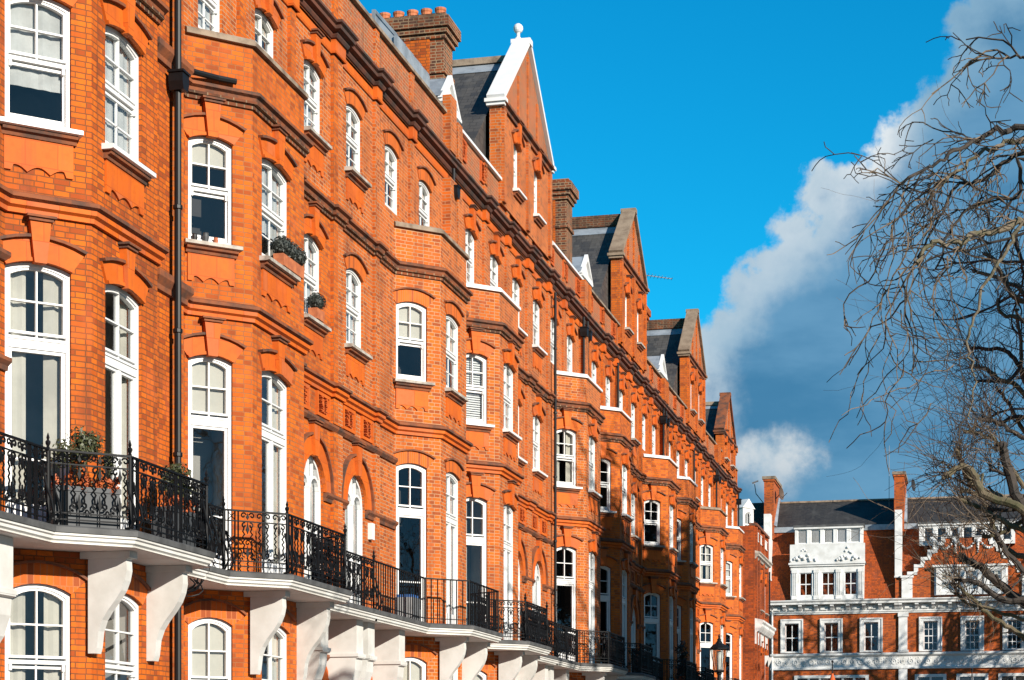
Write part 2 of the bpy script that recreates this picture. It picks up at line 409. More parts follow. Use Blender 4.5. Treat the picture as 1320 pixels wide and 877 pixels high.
WIN_COUNT = [0]
def window(house, F, ua, ub, zs, zt, rise, kind='sash', dress='key', sill='stone_sill', apron=True, cover=None, light=False, ws=.055, rd=.08, arch_mat='terracotta', full=True, open_low=0, pot=None):
    WIN_COUNT[0] += 1; rg = random.Random(WIN_COUNT[0] * 13 + 5)
    mb = MB().use('white_paint'); w = ub - ua; d = -rd
    o = outline(ua, ub, zs, zt, rise); i1 = outline(ua, ub, zs, zt, rise, w=ws)
    mb.ring(F, o, i1, d - .06, d + .035)
    a, b, z0, z1 = ua + ws, ub - ws, zs + ws, zt - ws
    bar = .022 if w > .5 else .02
    def vbar(u, h0, h1, wd=bar, dd=.01): mb.box(F, u - wd / 2, u + wd / 2, d - .05, d + dd, h0, h1)
    def hbar(h, u0, u1, wd=bar, dd=.012): mb.box(F, u0, u1, d - .05, d + dd, h - wd / 2, h + wd / 2)
    mid = (a + b) / 2
    head = z1 - (0 if rise < .4 * w else .0)
    if kind == 'sash' or kind == 'sash1':
        mr = zs + (zt - zs) * .5
        hbar(mr, a, b, .05, .02)
        i2 = outline(ua, ub, mr, zt, rise, w=ws + .03); mb.ring(F, outline(ua, ub, mr, zt, rise, w=ws - .003), i2, d - .05, d + .018)
        mb.ring(F, outline(ua, ub, zs, mr, 0, w=ws - .003), [(p[0], p[1] + (.05 if k < 2 else 0)) for k, p in enumerate(outline(ua, ub, zs, mr, 0, w=ws + .03))], d - .06, d - .01)
        vbar(mid, mr, head - .01); hbar(mr + (zt - mr) * .5 - .02, a, b)
        if kind == 'sash':
            vbar(mid, zs + .08, mr, bar, -.02); hbar(zs + (mr - zs) * .52, a, b, bar, -.02)
        for u in (a + .03, b - .03): mb.box(F, u - .018, u + .018, d - .04, d + .03, mr - .11, mr - .02)
    elif kind == 'french' or kind == 'french2':
        tr = zs + (zt - zs) * .70
        hbar(tr, a, b, .15, .03)
        hbar(tr + .05, a, b, .03, .045)
        mb.ring(F, outline(ua, ub, tr + .06, zt, rise, w=ws - .003), outline(ua, ub, tr + .06, zt, rise, w=ws + .03), d - .05, d + .018)
        vbar(mid, tr, head - .01); hbar(tr + (zt - tr) * .52, a, b)
        if kind == 'french2':
            vbar(mid, zs, tr, .085, .02)
            for q0, q1 in ((a, mid - .04), (mid + .04, b)):
                mb.ring(F, outline(q0, q1, zs, tr - .07, 0), outline(q0, q1, zs, tr - .07, 0, w=.045), d - .05, d + .008)
        else:
            mb.ring(F, outline(a, b, zs, tr - .07, 0), outline(a, b, zs, tr - .07, 0, w=.05), d - .05, d + .008)
            hbar(zs + (tr - zs) * .38, a, b, .03)
        hbar(zs + .18, a, b, .32, .006)
    elif kind == 'arched':
        sp = zt - (ub - ua) / 2; k = .055
        vbar(mid, zs, sp + .02, .10, .03); hbar(zs + (sp - zs) * .45, a, b, .06, .02)
        hbar(zs + (sp - zs) * .40, a, b, .03, .03)
        for q0, q1 in ((a, mid - .03), (mid + .03, b)):
            mb.ring(F, arc(q0, q1, sp + (q1 - q0) / 2, (q1 - q0) / 2, .0), arc(q0, q1, sp + (q1 - q0) / 2, (q1 - q0) / 2, -.05), d - .05, d + .03, closed=False)
            vbar(q0 + .02, zs, sp, .05, .02); vbar(q1 - .02, zs, sp, .05, .02)
        vbar(mid, sp + .15, zt - .06, .035, .02)
        for sg in (-1, 1):
            mb.box(F, mid + sg * .22 - .015, mid + sg * .22 + .015, d - .04, d + .02, sp + .2, zt - .13)
    elif kind == 'grid':
        mr = zs + (zt - zs) * .5; hbar(mr, a, b, .06, .02)
        for q in (1, 2): vbar(a + (b - a) * q / 3, z0, z1, .035)
        for q in (.25, .75): hbar(z0 + (z1 - z0) * q, a, b, .035)
    elif kind == 'four':
        mr = zs + (zt - zs) * .5; hbar(mr, a, b, .06, .02); vbar(mid, z0, z1, .05)
    elif kind == 'bars':
        for q in range(1, 7): vbar(a + (b - a) * q / 7, z0, z1, .02, .03)
    elif kind == 'plain': pass
    root = mb.build('window', None, house)
    g = MB(); g.face([F.p(u, d - .03, h) for u, h in i1]); g.build('pane', 'glass', root)
    rm = MB(); dep = .75 if full else .4
    ring_o = outline(ua - .0, ub + .0, zs, zt, rise)
    ib = [(mid + (u - mid) * 1.02, h) for u, h in ring_o]
    rm.use('room_light' if light else 'room_dark')
    for i in range(len(ring_o)):
        (p, q), (r, s_) = ring_o[i], ring_o[(i + 1) % len(ring_o)]
        rm.face([F.p(p, d - .065, q), F.p(r, d - .065, s_), F.p(r, d - dep, s_), F.p(p, d - dep, q)])
    rm.face([F.p(u, d - dep, h) for u, h in ring_o]); rm.build('room_recess', None, root)
    if cover:
        for cv in cover.split('+'):
            c = MB(); H_ = z1 - z0
            if cv == 'left': drape(c, F, a, a + (b - a) * .36, z0, z1, d - .11, rg, .025); c.build('curtain', 'curtain', root)
            elif cv == 'right': drape(c, F, b - (b - a) * .33, b, z0, z1, d - .11, rg, .025); c.build('curtain', 'curtain', root)
            elif cv == 'net': drape(c, F, a, b, z0, z1, d - .085, rg, .010); c.build('net_curtain', 'net_curtain', root)
            elif cv == 'nettop': drape(c, F, a, b, z0 + H_ * .30, z1, d - .085, rg, .010); c.build('net_curtain', 'net_curtain', root)
            elif cv == 'blind': c.box(F, a, b, d - .085, d - .075, z0 + H_ * .45, z1); c.build('roller_blind', 'blind', root)
            elif cv == 'blind25': c.box(F, a, b, d - .085, d - .075, z0 + H_ * .75, z1); c.build('roller_blind', 'blind', root)
            elif cv == 'slats':
                for q in range(int(H_ / .055)): c.box(F, a, b, d - .14, d - .10, z0 + q * .055, z0 + q * .055 + .034)
                c.build('venetian_blind', 'white_paint', root)
    if sill:
        s_ = MB(); s_.use(sill)
        s_.side(F, [(-rd, zs), (.17, zs - .02), (.17, zs - .075), (.14, zs - .085), (-rd, zs - .085)], ua - .11, ub + .11)
        s_.use('terracotta_weathered'); s_.side(F, [(.0, zs - .087), (.12, zs - .087), (.11, zs - .13), (.06, zs - .15), (.05, zs - .19), (0, zs - .19)], ua - .06, ub + .06)
        s_.build('sill', None, root)
    if apron:
        ap = MB(); t0 = zs - .192; bt = zs - .62; n = 30; pts = [(ua - .02, t0), (ua - .02, bt)]
        for k in range(n + 1):
            q = k / n; wv = abs(math.sin(q * math.pi * 3)) * .075 if .12 < q < .88 else 0
            pts.append((ua - .02 + (w + .04) * q, bt + wv))
        pts += [(ub + .02, t0)]
        ap.prism(F, pts, 0, .03); ap.build('apron', 'terracotta', root)
    if dress in ('key', 'plain', 'brick'):
        ar = MB(); hw = .30 if dress != 'brick' else .26; r_ = max(rise, .06)
        e = .10 if dress == 'key' else .04
        ua2, ub2 = ua - e, ub + e
        inn = arc(ua, ub, zt, r_, 0, 8, 1.0); out = arc(ua, ub, zt, r_, hw, 8, 1.12)
        if rise > .4 * w: hw = .36; inn = arc(ua, ub, zt, r_, 0, 14); out = arc(ua, ub, zt, r_, hw, 14)
        ar.use(arch_mat if dress != 'brick' else 'rubbed_brick'); ar.ring(F, out, inn, -.05, .035 if dress == 'key' else .02, closed=False)
        ar.use('terracotta')
        n_ = len(out) - 1
        if dress == 'key':
            lip = [(p[0] + (q[0] - p[0]) * .16, p[1] + (q[1] - p[1]) * .16) for p, q in zip(inn, out)]
            ar.ring(F, lip, inn, .035, .06, closed=False)
        ar.use('terracotta_weathered')
        hood = [(p[0] + (q[0] - p[0]) * 1.13, p[1] + (q[1] - p[1]) * 1.13) for p, q in zip(inn, out)]
        ar.ring(F, hood, out, 0, .09 if dress == 'key' else .07, closed=False)
        if dress == 'key':
            ar.use('terracotta'); kw = .11 if w < 1.2 else .13; top = zt + hw + .20
            ar.prism(F, [(mid - kw * .72, zt - .03), (mid + kw * .72, zt - .03), (mid + kw * 1.25, top), (mid - kw * 1.25, top)], 0, .11)
            ar.use('terracotta_weathered')
            ar.box(F, mid - kw * 1.45, mid + kw * 1.45, 0, .14, top, top + .04); ar.box(F, mid - kw * 1.75, mid + kw * 1.75, 0, .17, top + .04, top + .07)
        ar.build('arch_surround', None, root)
    return root

# ------------------------------------------------------------------ railings
def spiral(cx, cz, r, a0, turns, sg, n=9):
    return [(cx + sg * r * (1 - .78 * i / (n - 1)) * math.cos(a0 + turns * 2 * math.pi * i / (n - 1)), cz + r * (1 - .78 * i / (n - 1)) * math.sin(a0 + turns * 2 * math.pi * i / (n - 1))) for i in range(n)]

def railing(parent, path, h0, style='ornate', fine=True, finials=True):
    mb = MB().use('iron_black'); TOP, SEC, BOT = h0 + .93, h0 + .77, h0 + .16
    sd = 4 if fine else 3; rb = .014 if fine else .014
    for k in range(len(path) - 1):
        (x0, y0), (x1, y1) = path[k], path[k + 1]; F = Fr(x0, y0, x1 - x0, y1 - y0); L = F.len
        mb.box(F, 0, L, -.022, .022, TOP - .012, TOP + .014); 
        for h in ((SEC, BOT, h0 + .08) if style == 'ornate' else (BOT - .06,)): mb.box(F, 0, L, -.009, .009, h - .009, h + .009)
        T = lambda pts, r=rb: mb.tube([F.p(u, 0, h) for u, h in pts], r, r, sd, False)
        if style == 'plain':
            n = max(2, round(L / .15))
            for i in range(n + 1): T([(L * i / n, h0), (L * i / n, TOP)], .014)
        else:
            # panels: box panels of twin bars with crosses, then runs of scroll motifs
            n = max(1, round(L / .27)); wv = L / n
            for i in range(n):
                u = wv * (i + .5)
                if n >= 3 and i % 5 == 0 or n < 3:
                    for q in (-.10, 0.0, .10) if n < 3 else (-.11, -.055, .055, .11): T([(u + q, h0), (u + q, TOP)], .014)
                    for zz in (SEC + .02, h0 + .44):
                        T([(u - .05, zz), (u + .05, zz + .11)], .007); T([(u + .05, zz), (u - .05, zz + .11)], .007)
                    continue
                for sg in (-1, 1):
                    c = u + sg * .065
                    pts = [(c + (.016 if q % 2 else -.016) * (1 if 2 < q < 9 else .2), h0 + .28 + q * .042) for q in range(11)]
                    T(pts, .013)
                    T(spiral(u + sg * .055, h0 + .27, .05, -math.pi * .6, .9, sg), .013)
                    T(spiral(u + sg * .095, BOT + .03, .035, -math.pi * .5, .9, sg, 7), .012)
                    T(spiral(u + sg * .055, SEC - .06, .045, math.pi * .6, -.9, sg), .013)
                    T(spiral(u + sg * .07, TOP - .07, .05, math.pi * .9, -1.0, sg), .012)
                # leafy drop and fleur in the middle
                for zc, hh in ((h0 + .30, .10), (SEC - .10, .09), (TOP - .08, .05)):
                    mb.prism(F, [(u, zc - hh), (u + .026, zc - hh * .2), (u + .012, zc + hh * .2), (u, zc + hh), (u - .012, zc + hh * .2), (u - .026, zc - hh * .2)], -.012, .012, True)
                T([(u, h0), (u, h0 + .24)], .008)
    for (x, y) in path:
        c = Vector((x, y, h0 + EYE))
        mb.tube([c, c + Vector((0, 0, .95))], .022, .022, 6)
        if style == 'ornate' and finials:
            mb.lathe(c + Vector((0, 0, .95)), [(.03, 0), (.018, .02), (.036, .06), (.036, .08), (.014, .10), (.024, .13), (.004, .19)], 6)
        if style == 'ornate' and fine:
            out = Vector((.10, 0, 0))
            for dy in (-.10, .10):
                q = c + Vector((0, dy, 0))
                mb.tube([q + Vector((.0, 0, .62)), q + Vector((.035, 0, .45)), q + Vector((.10, 0, .28)), q + Vector((.125, 0, .14)), q + Vector((.07, 0, .02)), q + Vector((-.02, 0, 0))], .017, .017, 5)
    return mb.build('railing', None, parent)

def pipe(house, s, d, h0, h1, r=.042, hopper=None, tw=False):
    mb = MB().use('pipe_black'); b = Vector((d, s, EYE))
    mb.tube([b + Vector((0, 0, h0)), b + Vector((0, 0, h1))], r, r, 10)
    h = h0 + .8
    while h < h1 - .3: mb.lathe(b + Vector((0, 0, h)), [(r + .004, 0), (r + .018, .01), (r + .018, .06), (r + .004, .07)], 10); h += 1.85
    o = mb.build('drainpipe', None, house)
    for hh in (hopper or []):
        k = MB().use('pipe_black'); F = FRONT
        k.prism(F, [(s - .08, hh), (s + .08, hh), (s + .12, hh + .12), (s + .12, hh + .25), (s - .12, hh + .25), (s - .12, hh + .12)], d - .10, d + .13, True)
        k.box(F, s - .14, s + .14, d - .11, d + .15, hh + .252, hh + .285); k.build('hopper_head', None, o)
    return o

# ------------------------------------------------------------------ terrace houses
P_BAY = .8
SLAB_T = 3.02
def carve(mb, F, ua, ub, h0, h1, d, rg):
    """raised leaf work inside a carved panel"""
    w = ub - ua; H = h1 - h0; c = (ua + ub) / 2
    for k in range(9):
        q = (k + .5) / 9; hh = h0 + H * q
        for sg in (-1, 1):
            u = c + sg * w * (.12 + .16 * abs(math.sin(k * 1.3))); L = w * .17
            mb.prism(F, [(u - L * .5, hh), (u, hh - H * .05), (u + L * .6, hh + H * .03 * sg), (u, hh + H * .06)], d, d + .05 + .03 * rg.random())
    mb.prism(F, [(c - .03, h0 + .03), (c + .03, h0 + .03), (c + .02, h1 - .03), (c - .02, h1 - .03)], d, d + .04)

def house(cfg):
    A = cfg['kind'] == 'A'; s0, s1, k, r = cfg['s0'], cfg['s1'], cfg['k'], cfg['r']
    bs, be = k - P_BAY, r + P_BAY
    root = empty('terrace_house', (0, (s0 + s1) / 2, 0), cfg['label'], 'house', 'red brick terrace houses')
    rg = random.Random(int(s0 * 10)); near = s0 < 44
    br = cfg.get('brick', 'brick_bright'); dress = cfg.get('dress', 'key'); sill = cfg.get('sill', 'stone_sill'); cov = cfg.get('cover', {})
    side = s1 if A else s0; sg = -1 if A else 1            # side = the party line in the middle of the pair
    fl0, fl1 = (be, s1) if A else (s0, bs)                 # flat part of the facade
    ga, gb = (s0, bs) if A else (be, s1)                   # strip between bay and drainpipe
    W = s1 - s0; GR = -EYE
    cL = Fr(0, bs, P_BAY, P_BAY); cF = Fr(P_BAY, k, 0, r - k); cR = Fr(P_BAY, r, -P_BAY, P_BAY)
    # window columns
    cw0, cw1 = cfg.get('cw', (.05, .79))
    f0 = .40; f1 = f0 + (1.24 if r - k > 2.2 else 1.12)
    fc = side + sg * 1.25; a0, a1 = fc - .58, fc + .46; r0, r1 = fc - .66, fc + .56
    G, N1, N2 = (.35, 2.36, .12), (SLAB_T + .02, 6.47, .085), (8.22, 9.90, .085)
    tops = [side + sg * 1.2, side + sg * 3.62 * W / 8, side + sg * 6.05 * W / 8]
    rnd_top = 5.80; spring = rnd_top - .61
    # ---- wall
    mb = MB().use(br)
    PAR = 11.44
    wall(mb, cL, 0, cL.len, GR, PAR, [(cw0, cw1, [G, N1, N2])])
    wall(mb, cF, 0, r - k, GR, PAR, [(f0, f1, [G, N1, N2])])
    wall(mb, cR, 0, cR.len, GR, PAR, [])
    wall(mb, FRONT, fl0, fl1, GR, 10.86, [(a0, a1, [N2[:1] + (9.86, .13)]), ] if False else [], ) if False else None
    # flat part: one strip for the round window below, one for the sash above
    wall(mb, FRONT, fl0, fl1, GR, 7.2, [(r0, r1, [(SLAB_T + .02, rnd_top, .61)])])
    wall(mb, FRONT, fl0, fl1, 7.2, 10.84, [(a0, a1, [(8.28, 9.86, .12)])])
    wall(mb, FRONT, ga, gb, GR, 10.84, [])
    mb.use(cfg.get('brick_top', br))
    t3 = (11.72, 13.07, .10)
    wall(mb, FRONT, s0, s1, 10.84, 13.9, [(c - .53, c + .45, [t3]) for c in tops])
    # bay roof behind its parapet, and the back of the parapet
    mb.face([Vector((0, bs, 11.1 + EYE)), Vector((P_BAY, k, 11.1 + EYE)), Vector((P_BAY, r, 11.1 + EYE)), Vector((0, be, 11.1 + EYE))])
    mb.use(cfg.get('brick_par', 'brick_parapet'))
    mb.face([FRONT.p(s0, .02, 13.8), FRONT.p(s1, .02, 13.8), FRONT.p(s1, .02, 15.08), FRONT.p(s0, .02, 15.08)])
    mb.face([FRONT.p(s0, -.3, 14.0), FRONT.p(s1, -.3, 14.0), FRONT.p(s1, -.3, 15.08), FRONT.p(s0, -.3, 15.08)])
    if cfg.get('end'):
        mb.use(br); mb.face([FRONT.p(s1, 0, GR), FRONT.p(s1, -8, GR), FRONT.p(s1, -8, 15.0), FRONT.p(s1, 0, 15.0)])
    mb.build('wall', None, root)
    # ---- windows
    C = lambda key, dflt=None: cov.get(key, dflt)
    kw = dict(dress=dress, sill=sill)
    for nm, F, ua, ub in (('c', cL, cw0, cw1), ('f', cF, f0, f1)):
        window(root, F, ua, ub, *G, kind='sash' if nm == 'c' else 'sash', dress='brick', sill=None, apron=False, cover=C('G' + nm, 'net'), light=True)
        window(root, F, ua, ub, *N1, kind='french' if nm == 'c' else 'french2', dress=cfg.get('dress1', dress), sill=None, apron=False, cover=C('1' + nm), light=C('1' + nm) is not None)
        window(root, F, ua, ub, *N2, kind='sash1' if nm == 'c' and C('lo' , 1) else 'sash', cover=C('2' + nm, 'blind'), light=nm == 'f', **kw)
    window(root, FRONT, r0, r1, SLAB_T + .02, rnd_top, .61, kind='arched', dress='key', sill=None, apron=False, cover=C('1r', 'net'), light=True)
    window(root, FRONT, a0, a1, 8.28, 9.86, .12, kind='sash', cover=C('2r', 'net'), light=True, **kw)
    for i, c in enumerate(tops):
        inbay = bs - .3 < c < be + .3
        window(root, FRONT, c - .53, c + .45, *t3, kind='sash', dress=cfg.get('dress3', dress), sill=None if inbay else sill, apron=not inbay, cover=rg.choice(['net', 'blind', 'nettop', 'left+right', 'blind25+left', 'net']), light=True)
    # ---- strings, cornice, parapet
    def brk(a, b, d=.07, stops=()):
        pts = []
        for c in stops:
            if a + .2 < c < b - .2: pts += [(0, c - .14), (d, c - .14), (d, c + .14), (0, c + .14)]
        return pts
    bay_path = [(0, bs), (P_BAY, k), (P_BAY, r), (0, be)]
    edge = .13
    pil = [side + sg * edge, side + sg * 2.45]             # pilasters on the flat part
    if A: path = [(0, s0)] + bay_path + sorted(brk(be, s1 - .01, .07, pil[1:]), key=lambda p: p[1]) + [(0, s1 - .27), (.07, s1 - .27), (.07, s1)]
    else: path = [(.07, s0), (.07, s0 + .27), (0, s0 + .27)] + sorted(brk(s0 + .3, bs, .07, pil[1:]), key=lambda p: p[1]) + bay_path + [(0, s1)]
    def order(p):      # keep the jogs in walking order
        return p
    st = MB().use('terracotta_weathered')
    st.sweep(path, [(0, 7.212), (.09, 7.212), (.15, 7.24), (.15, 7.29), (.02, 7.34), (0, 7.34)])
    st.use('terracotta'); st.sweep(path, [(0, 7.06), (.05, 7.06), (.05, 7.12), (.10, 7.15), (.10, 7.21), (0, 7.21)])
    st.build('string_course', None, root)
    st = MB().use('terracotta_weathered')
    st.sweep(path, [(0, 10.552), (.08, 10.552), (.09, 10.60), (.15, 10.63), (.15, 10.68), (.02, 10.73), (0, 10.73)])
    st.use('brick_chimney'); st.sweep(path, [(0, 10.44), (.04, 10.44), (.04, 10.50), (.09, 10.51), (.09, 10.55), (0, 10.55)])
    st.build('string_course', None, root)
    st = MB().use('terracotta_weathered')                  # small moulding over the round windows
    st.sweep([(0, fl0), (0, fl1)], [(0, 6.42), (.04, 6.42), (.09, 6.48), (.09, 6.53), (0, 6.55)])
    imp = []
    for u0, u1 in ((fl0, r0 - .02), (r1 + .02, fl1)):
        st.sweep([(0, u0), (0, u1)], [(0, spring - .16), (.04, spring - .16), (.05, spring - .10), (.10, spring - .05), (.10, spring), (0, spring + .01)])
    st.build('impost_moulding', None, root)
    cps = [side + sg * edge, side + sg * 2.45, side + sg * 4.85 * W / 8]
    end = s1 if A else s0
    cp = [(0, s0)]
    for c in sorted(cps):
        cp += [(0, c - .15), (.10, c - .15), (.10, c + .15), (0, c + .15)]
    cp += [(0, s1)]
    if cp[1][1] <= s0: cp = [(.10, s0)] + cp[3:]
    if cp[-2][1] >= s1: cp = cp[:-3] + [(.10, s1)]
    co = MB().use('cornice_weathered')
    co.sweep(cp, [(0, 13.86), (.05, 13.88), (.08, 13.93), (.08, 13.97), (.17, 14.0), (.17, 14.07), (.22, 14.10), (.22, 14.15), (.03, 14.21), (0, 14.21)])
    co.use('terracotta'); co.sweep(cp, [(0, 13.60), (.03, 13.60), (.04, 13.64), (.02, 13.65), (.02, 13.858), (0, 13.858)])
    co.build('cornice', None, root)
    pc = cfg.get('coping', 'coping_brown')
    for q in cfg.get('par_seg', [(s0, s1)]):
        m_ = MB().use(pc); m_.sweep([(.02, q[0]), (.02, q[1])], [(-.36, 15.08), (.09, 15.08), (.09, 15.15), (.05, 15.2), (-.36, 15.22), (-.36, 15.08)]); m_.build('parapet_coping', None, root)
    for c in sorted(cps):
        if s0 < c < s1:
            m_ = MB().use(br); h0 = 3.1
            for b0, b1 in ((3.1, 6.40), (6.56, 7.05), (7.35, 10.45), (10.74, 13.59), (14.22, 15.07)):
                if b1 < 10.7 and bs - .2 < c < be + .2: continue
                m_.box(FRONT, c - .13, c + .13, 0, .07, b0, b1)
            m_.build('pilaster', None, root)
    # carved panels over the round window
    lo, hi = (fl0 + .75, fl1 - .3) if A else (fl0 + .3, fl1 - .75)
    xs = [side + sg * .75, side + sg * 1.9]
    for c in xs:
        m_ = MB().use('terracotta')
        m_.ring(FRONT, outline(c - .36, c + .36, 6.58, 7.03, 0), outline(c - .36, c + .36, 6.58, 7.03, 0, w=.06), 0, .05)
        m_.use('terracotta_carved'); carve(m_, FRONT, c - .28, c + .28, 6.65, 6.96, .003, rg); m_.build('carved_panel', None, root)
    if cfg.get('par_panels'):
        n = 4
        for i in range(n):
            c = s0 + W * (i + .5) / n
            m_ = MB().use('terracotta_carved'); m_.ring(FRONT, outline(c - .3, c + .3, 14.5, 15.0, 0), outline(c - .3, c + .3, 14.5, 15.0, 0, w=.05), .02, .07)
            carve(m_, FRONT, c - .24, c + .24, 14.57, 14.95, .023, rg); m_.build('carved_panel', None, root)
    # bay parapet coping
    m_ = MB().use(cfg.get('bay_coping', 'coping_brown'))
    m_.sweep(bay_path, [(-.2, PAR), (.07, PAR), (.07, PAR + .07), (.03, PAR + .11), (-.2, PAR + .11), (-.2, PAR)]); m_.build('bay_coping', None, root)
    # ---- balcony
    m_ = MB(); pf, pb = .85, 1.60
    e0, e1 = k - .40, r + .02
    q = pb - pf
    if A: sl = [(pf, s0 - .25), (pf, e0 - q), (pb, e0), (pb, e1), (pf, e1 + .45), (pf, s1)]
    else: sl = [(pf, s0), (pf, e0 - q), (pb, e0), (pb, e1), (pf, e1 + .45), (pf, s1 - .27)]
    m_.use('white_stucco')
    inner = [(0.02, sl[-1][1]), (P_BAY - .02, max(be - P_BAY, sl[-1][1] - 9)) , (P_BAY - .02, k), (.02, sl[0][1])]
    lowz = SLAB_T - .225
    m_.face([Vector((x, y, lowz + EYE)) for x, y in sl] + [Vector((0, sl[-1][1], lowz + EYE)), Vector((0, sl[0][1], lowz + EYE))])
    m_.sweep(sl, [(-.06, lowz), (-.05, lowz), (-.04, lowz + .03), (0, lowz + .05), (0, lowz + .085), (.03, lowz + .10), (.03, lowz + .13)], caps=False)
    m_.use('lead_dark'); m_.sweep(sl, [(.03, lowz + .13), (.05, lowz + .132), (.055, lowz + .20), (.0, lowz + .225)], caps=False)
    m_.face([Vector((x, y, SLAB_T + EYE)) for x, y in sl] + [Vector((0, sl[-1][1], SLAB_T + EYE)), Vector((0, sl[0][1], SLAB_T + EYE))])
    for x, y in (sl[0], sl[-1]):
        m_.use('white_stucco'); m_.face([Vector((0, y, lowz + EYE)), Vector((x, y, lowz + EYE)), Vector((x, y, SLAB_T + EYE)), Vector((0, y, SLAB_T + EYE))])
    bal = m_.build('balcony', None, root)
    rp = [(x - .07, y) for x, y in sl]
    styles = cfg.get('rail', 'ornate')
    railing(bal, rp, SLAB_T, styles, near, finials=near)
    # brackets: consoles under the bay, block consoles under the flat part
    for s in (k - .10, r - .36):
        b = MB().use('white_stucco')
        prof = [(a_ * .85, lowz + b_ * .9) for a_, b_ in [(0, -.005), (.66, -.005), (.66, -.11), (.63, -.12), (.64, -.28), (.61, -.42), (.55, -.56), (.45, -.70), (.33, -.84), (.235, -.98), (.175, -1.14), (.145, -1.38), (.12, -1.46), (0, -1.46)]]
        b.side(cF, prof, s - k, s - k + .17)
        b.box(cF, s - k - .03, s - k + .20, -.1, .60, lowz - .09, lowz - .004)
        b.build('bracket', None, root)
    for s in (side + sg * .35, side + sg * 2.35):
        b = MB().use('white_stucco')
        prof = [(0, lowz - .005), (.62, lowz - .005), (.62, lowz - .62), (.66, lowz - .66), (.66, lowz - .72), (.60, lowz - .74), (.585, lowz - .95), (.5, lowz - 1.2), (.34, lowz - 1.42), (.2, lowz - 1.6), (.15, lowz - 1.95), (0, lowz - 1.95)]
        b.side(FRONT, prof, s - .2, s + .2); b.box(FRONT, s - .23, s + .23, 0, .665, lowz - .70, lowz - .64); b.build('bracket', None, root)
    # ground-floor porch arch in terracotta between the block consoles
    m_ = MB().use('terracotta'); c = side + sg * 1.35
    m_.ring(FRONT, arc(c - .75, c + .75, 1.75, .75, .24, 14), arc(c - .75, c + .75, 1.75, .75, 0, 14), 0, .10, closed=False)
    m_.ring(FRONT, arc(c - .75, c + .75, 1.75, .75, .40, 14), arc(c - .75, c + .75, 1.75, .75, .26, 14), 0, .06, closed=False)
    m_.use('terracotta_weathered'); m_.sweep([(0, fl0 + .1), (0, fl1 - .05)], [(0, 2.02), (.05, 2.02), (.10, 2.08), (.10, 2.13), (0, 2.15)])
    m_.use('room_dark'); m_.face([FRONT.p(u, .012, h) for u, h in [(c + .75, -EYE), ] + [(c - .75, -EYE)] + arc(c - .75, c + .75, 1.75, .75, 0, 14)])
    m_.build('porch_arch', None, root)
    # ---- party pier and pipes
    pier_u = (s0 + .02, s0 + .40) if A else (s1 - .62, s1 - .12)
    m_ = MB().use(br)
    for b0, b1 in ((GR, 7.05), (7.35, 10.45), (10.75, 13.59), (14.22, 15.5 if cfg.get('pier_up') else 15.07)): m_.box(FRONT, pier_u[0], pier_u[1], 0, .20, b0, b1)
    m_.use('terracotta_weathered')
    for h in (7.05, 10.45): m_.sweep([(0, pier_u[0]), (.2, pier_u[0]), (.2, pier_u[1]), (0, pier_u[1])], [(0, h), (.05, h + .02), (.05, h + .1), (.12, h + .2), (.12, h + .29), (0, h + .3)])
    m_.build('party_pier', None, root)
    for (s, d, h0, h1, hop) in cfg.get('pipes', []): pipe(root, s, d, h0, h1, r=.055 if s < 30 else .04, hopper=hop)
    # ---- roof
    m_ = MB().use('slate')
    m_.face([FRONT.p(s0, -.5, 14.6), FRONT.p(s1, -.5, 14.6), FRONT.p(s1, -2.0, 16.5), FRONT.p(s0, -2.0, 16.5)])
    m_.face([FRONT.p(s0, -2.0, 16.5), FRONT.p(s1, -2.0, 16.5), FRONT.p(s1, -6, 17.0), FRONT.p(s0, -6, 17.0)])
    m_.face([FRONT.p(s0, -6, 17.0), FRONT.p(s1, -6, 17.0), FRONT.p(s1, -9, 14.0), FRONT.p(s0, -9, 14.0)])
    m_.use('lead'); m_.face([FRONT.p(s0, -.28, 14.6), FRONT.p(s1, -.28, 14.6), FRONT.p(s1, -.5, 14.61), FRONT.p(s0, -.5, 14.61)])
    m_.use(br); m_.face([FRONT.p(s0, -9, -EYE), FRONT.p(s1, -9, -EYE), FRONT.p(s1, -9, 14.0), FRONT.p(s0, -9, 14.0)])
    roof = m_.build('roof', None, root)
    for (a, b, h0, h1, X) in cfg.get('dormers', []):
        dm = MB().use('lead'); c = (a + b) / 2
        # low pitched lead roof running back, white pediment and cheeks
        dm.face([FRONT.p(a - .1, X + .06, h1), FRONT.p(c, X + .06, h1 + .72), FRONT.p(c, X - 2.2, h1 + .72), FRONT.p(a - .1, X - 2.2, h1)])
        dm.face([FRONT.p(b + .1, X + .06, h1), FRONT.p(c, X + .06, h1 + .72), FRONT.p(c, X - 2.2, h1 + .72), FRONT.p(b + .1, X - 2.2, h1)])
        dm.use('white_paint')
        dm.prism(FRONT, [(a, h1 + .0), (b, h1 + .0), (c, h1 + .66)], X - .05, X + .03, True)
        dm.ring(FRONT, [(a - .14, h1 - .06), (b + .14, h1 - .06), (c, h1 + .78)], [(a + .12, h1 + .06), (b - .12, h1 + .06), (c, h1 + .56)], X, X + .12)
        dm.box(FRONT, a - .1, b + .1, X - .04, X + .14, h1 - .14, h1 - .062)
        dm.box(FRONT, a, a + .16, X - .06, X + .02, h0, h1 - .142); dm.box(FRONT, b - .16, b, X - .06, X + .02, h0, h1 - .142); dm.box(FRONT, a + .162, b - .162, X - .06, X + .02, h0, h0 + .12)
        dm.box(FRONT, c - .02, c + .02, X - .05, X, h0 + .122, h1 - .142); dm.box(FRONT, a + .162, b - .162, X - .05, X - .01, (h0 + h1) / 2 - .02, (h0 + h1) / 2 + .02)
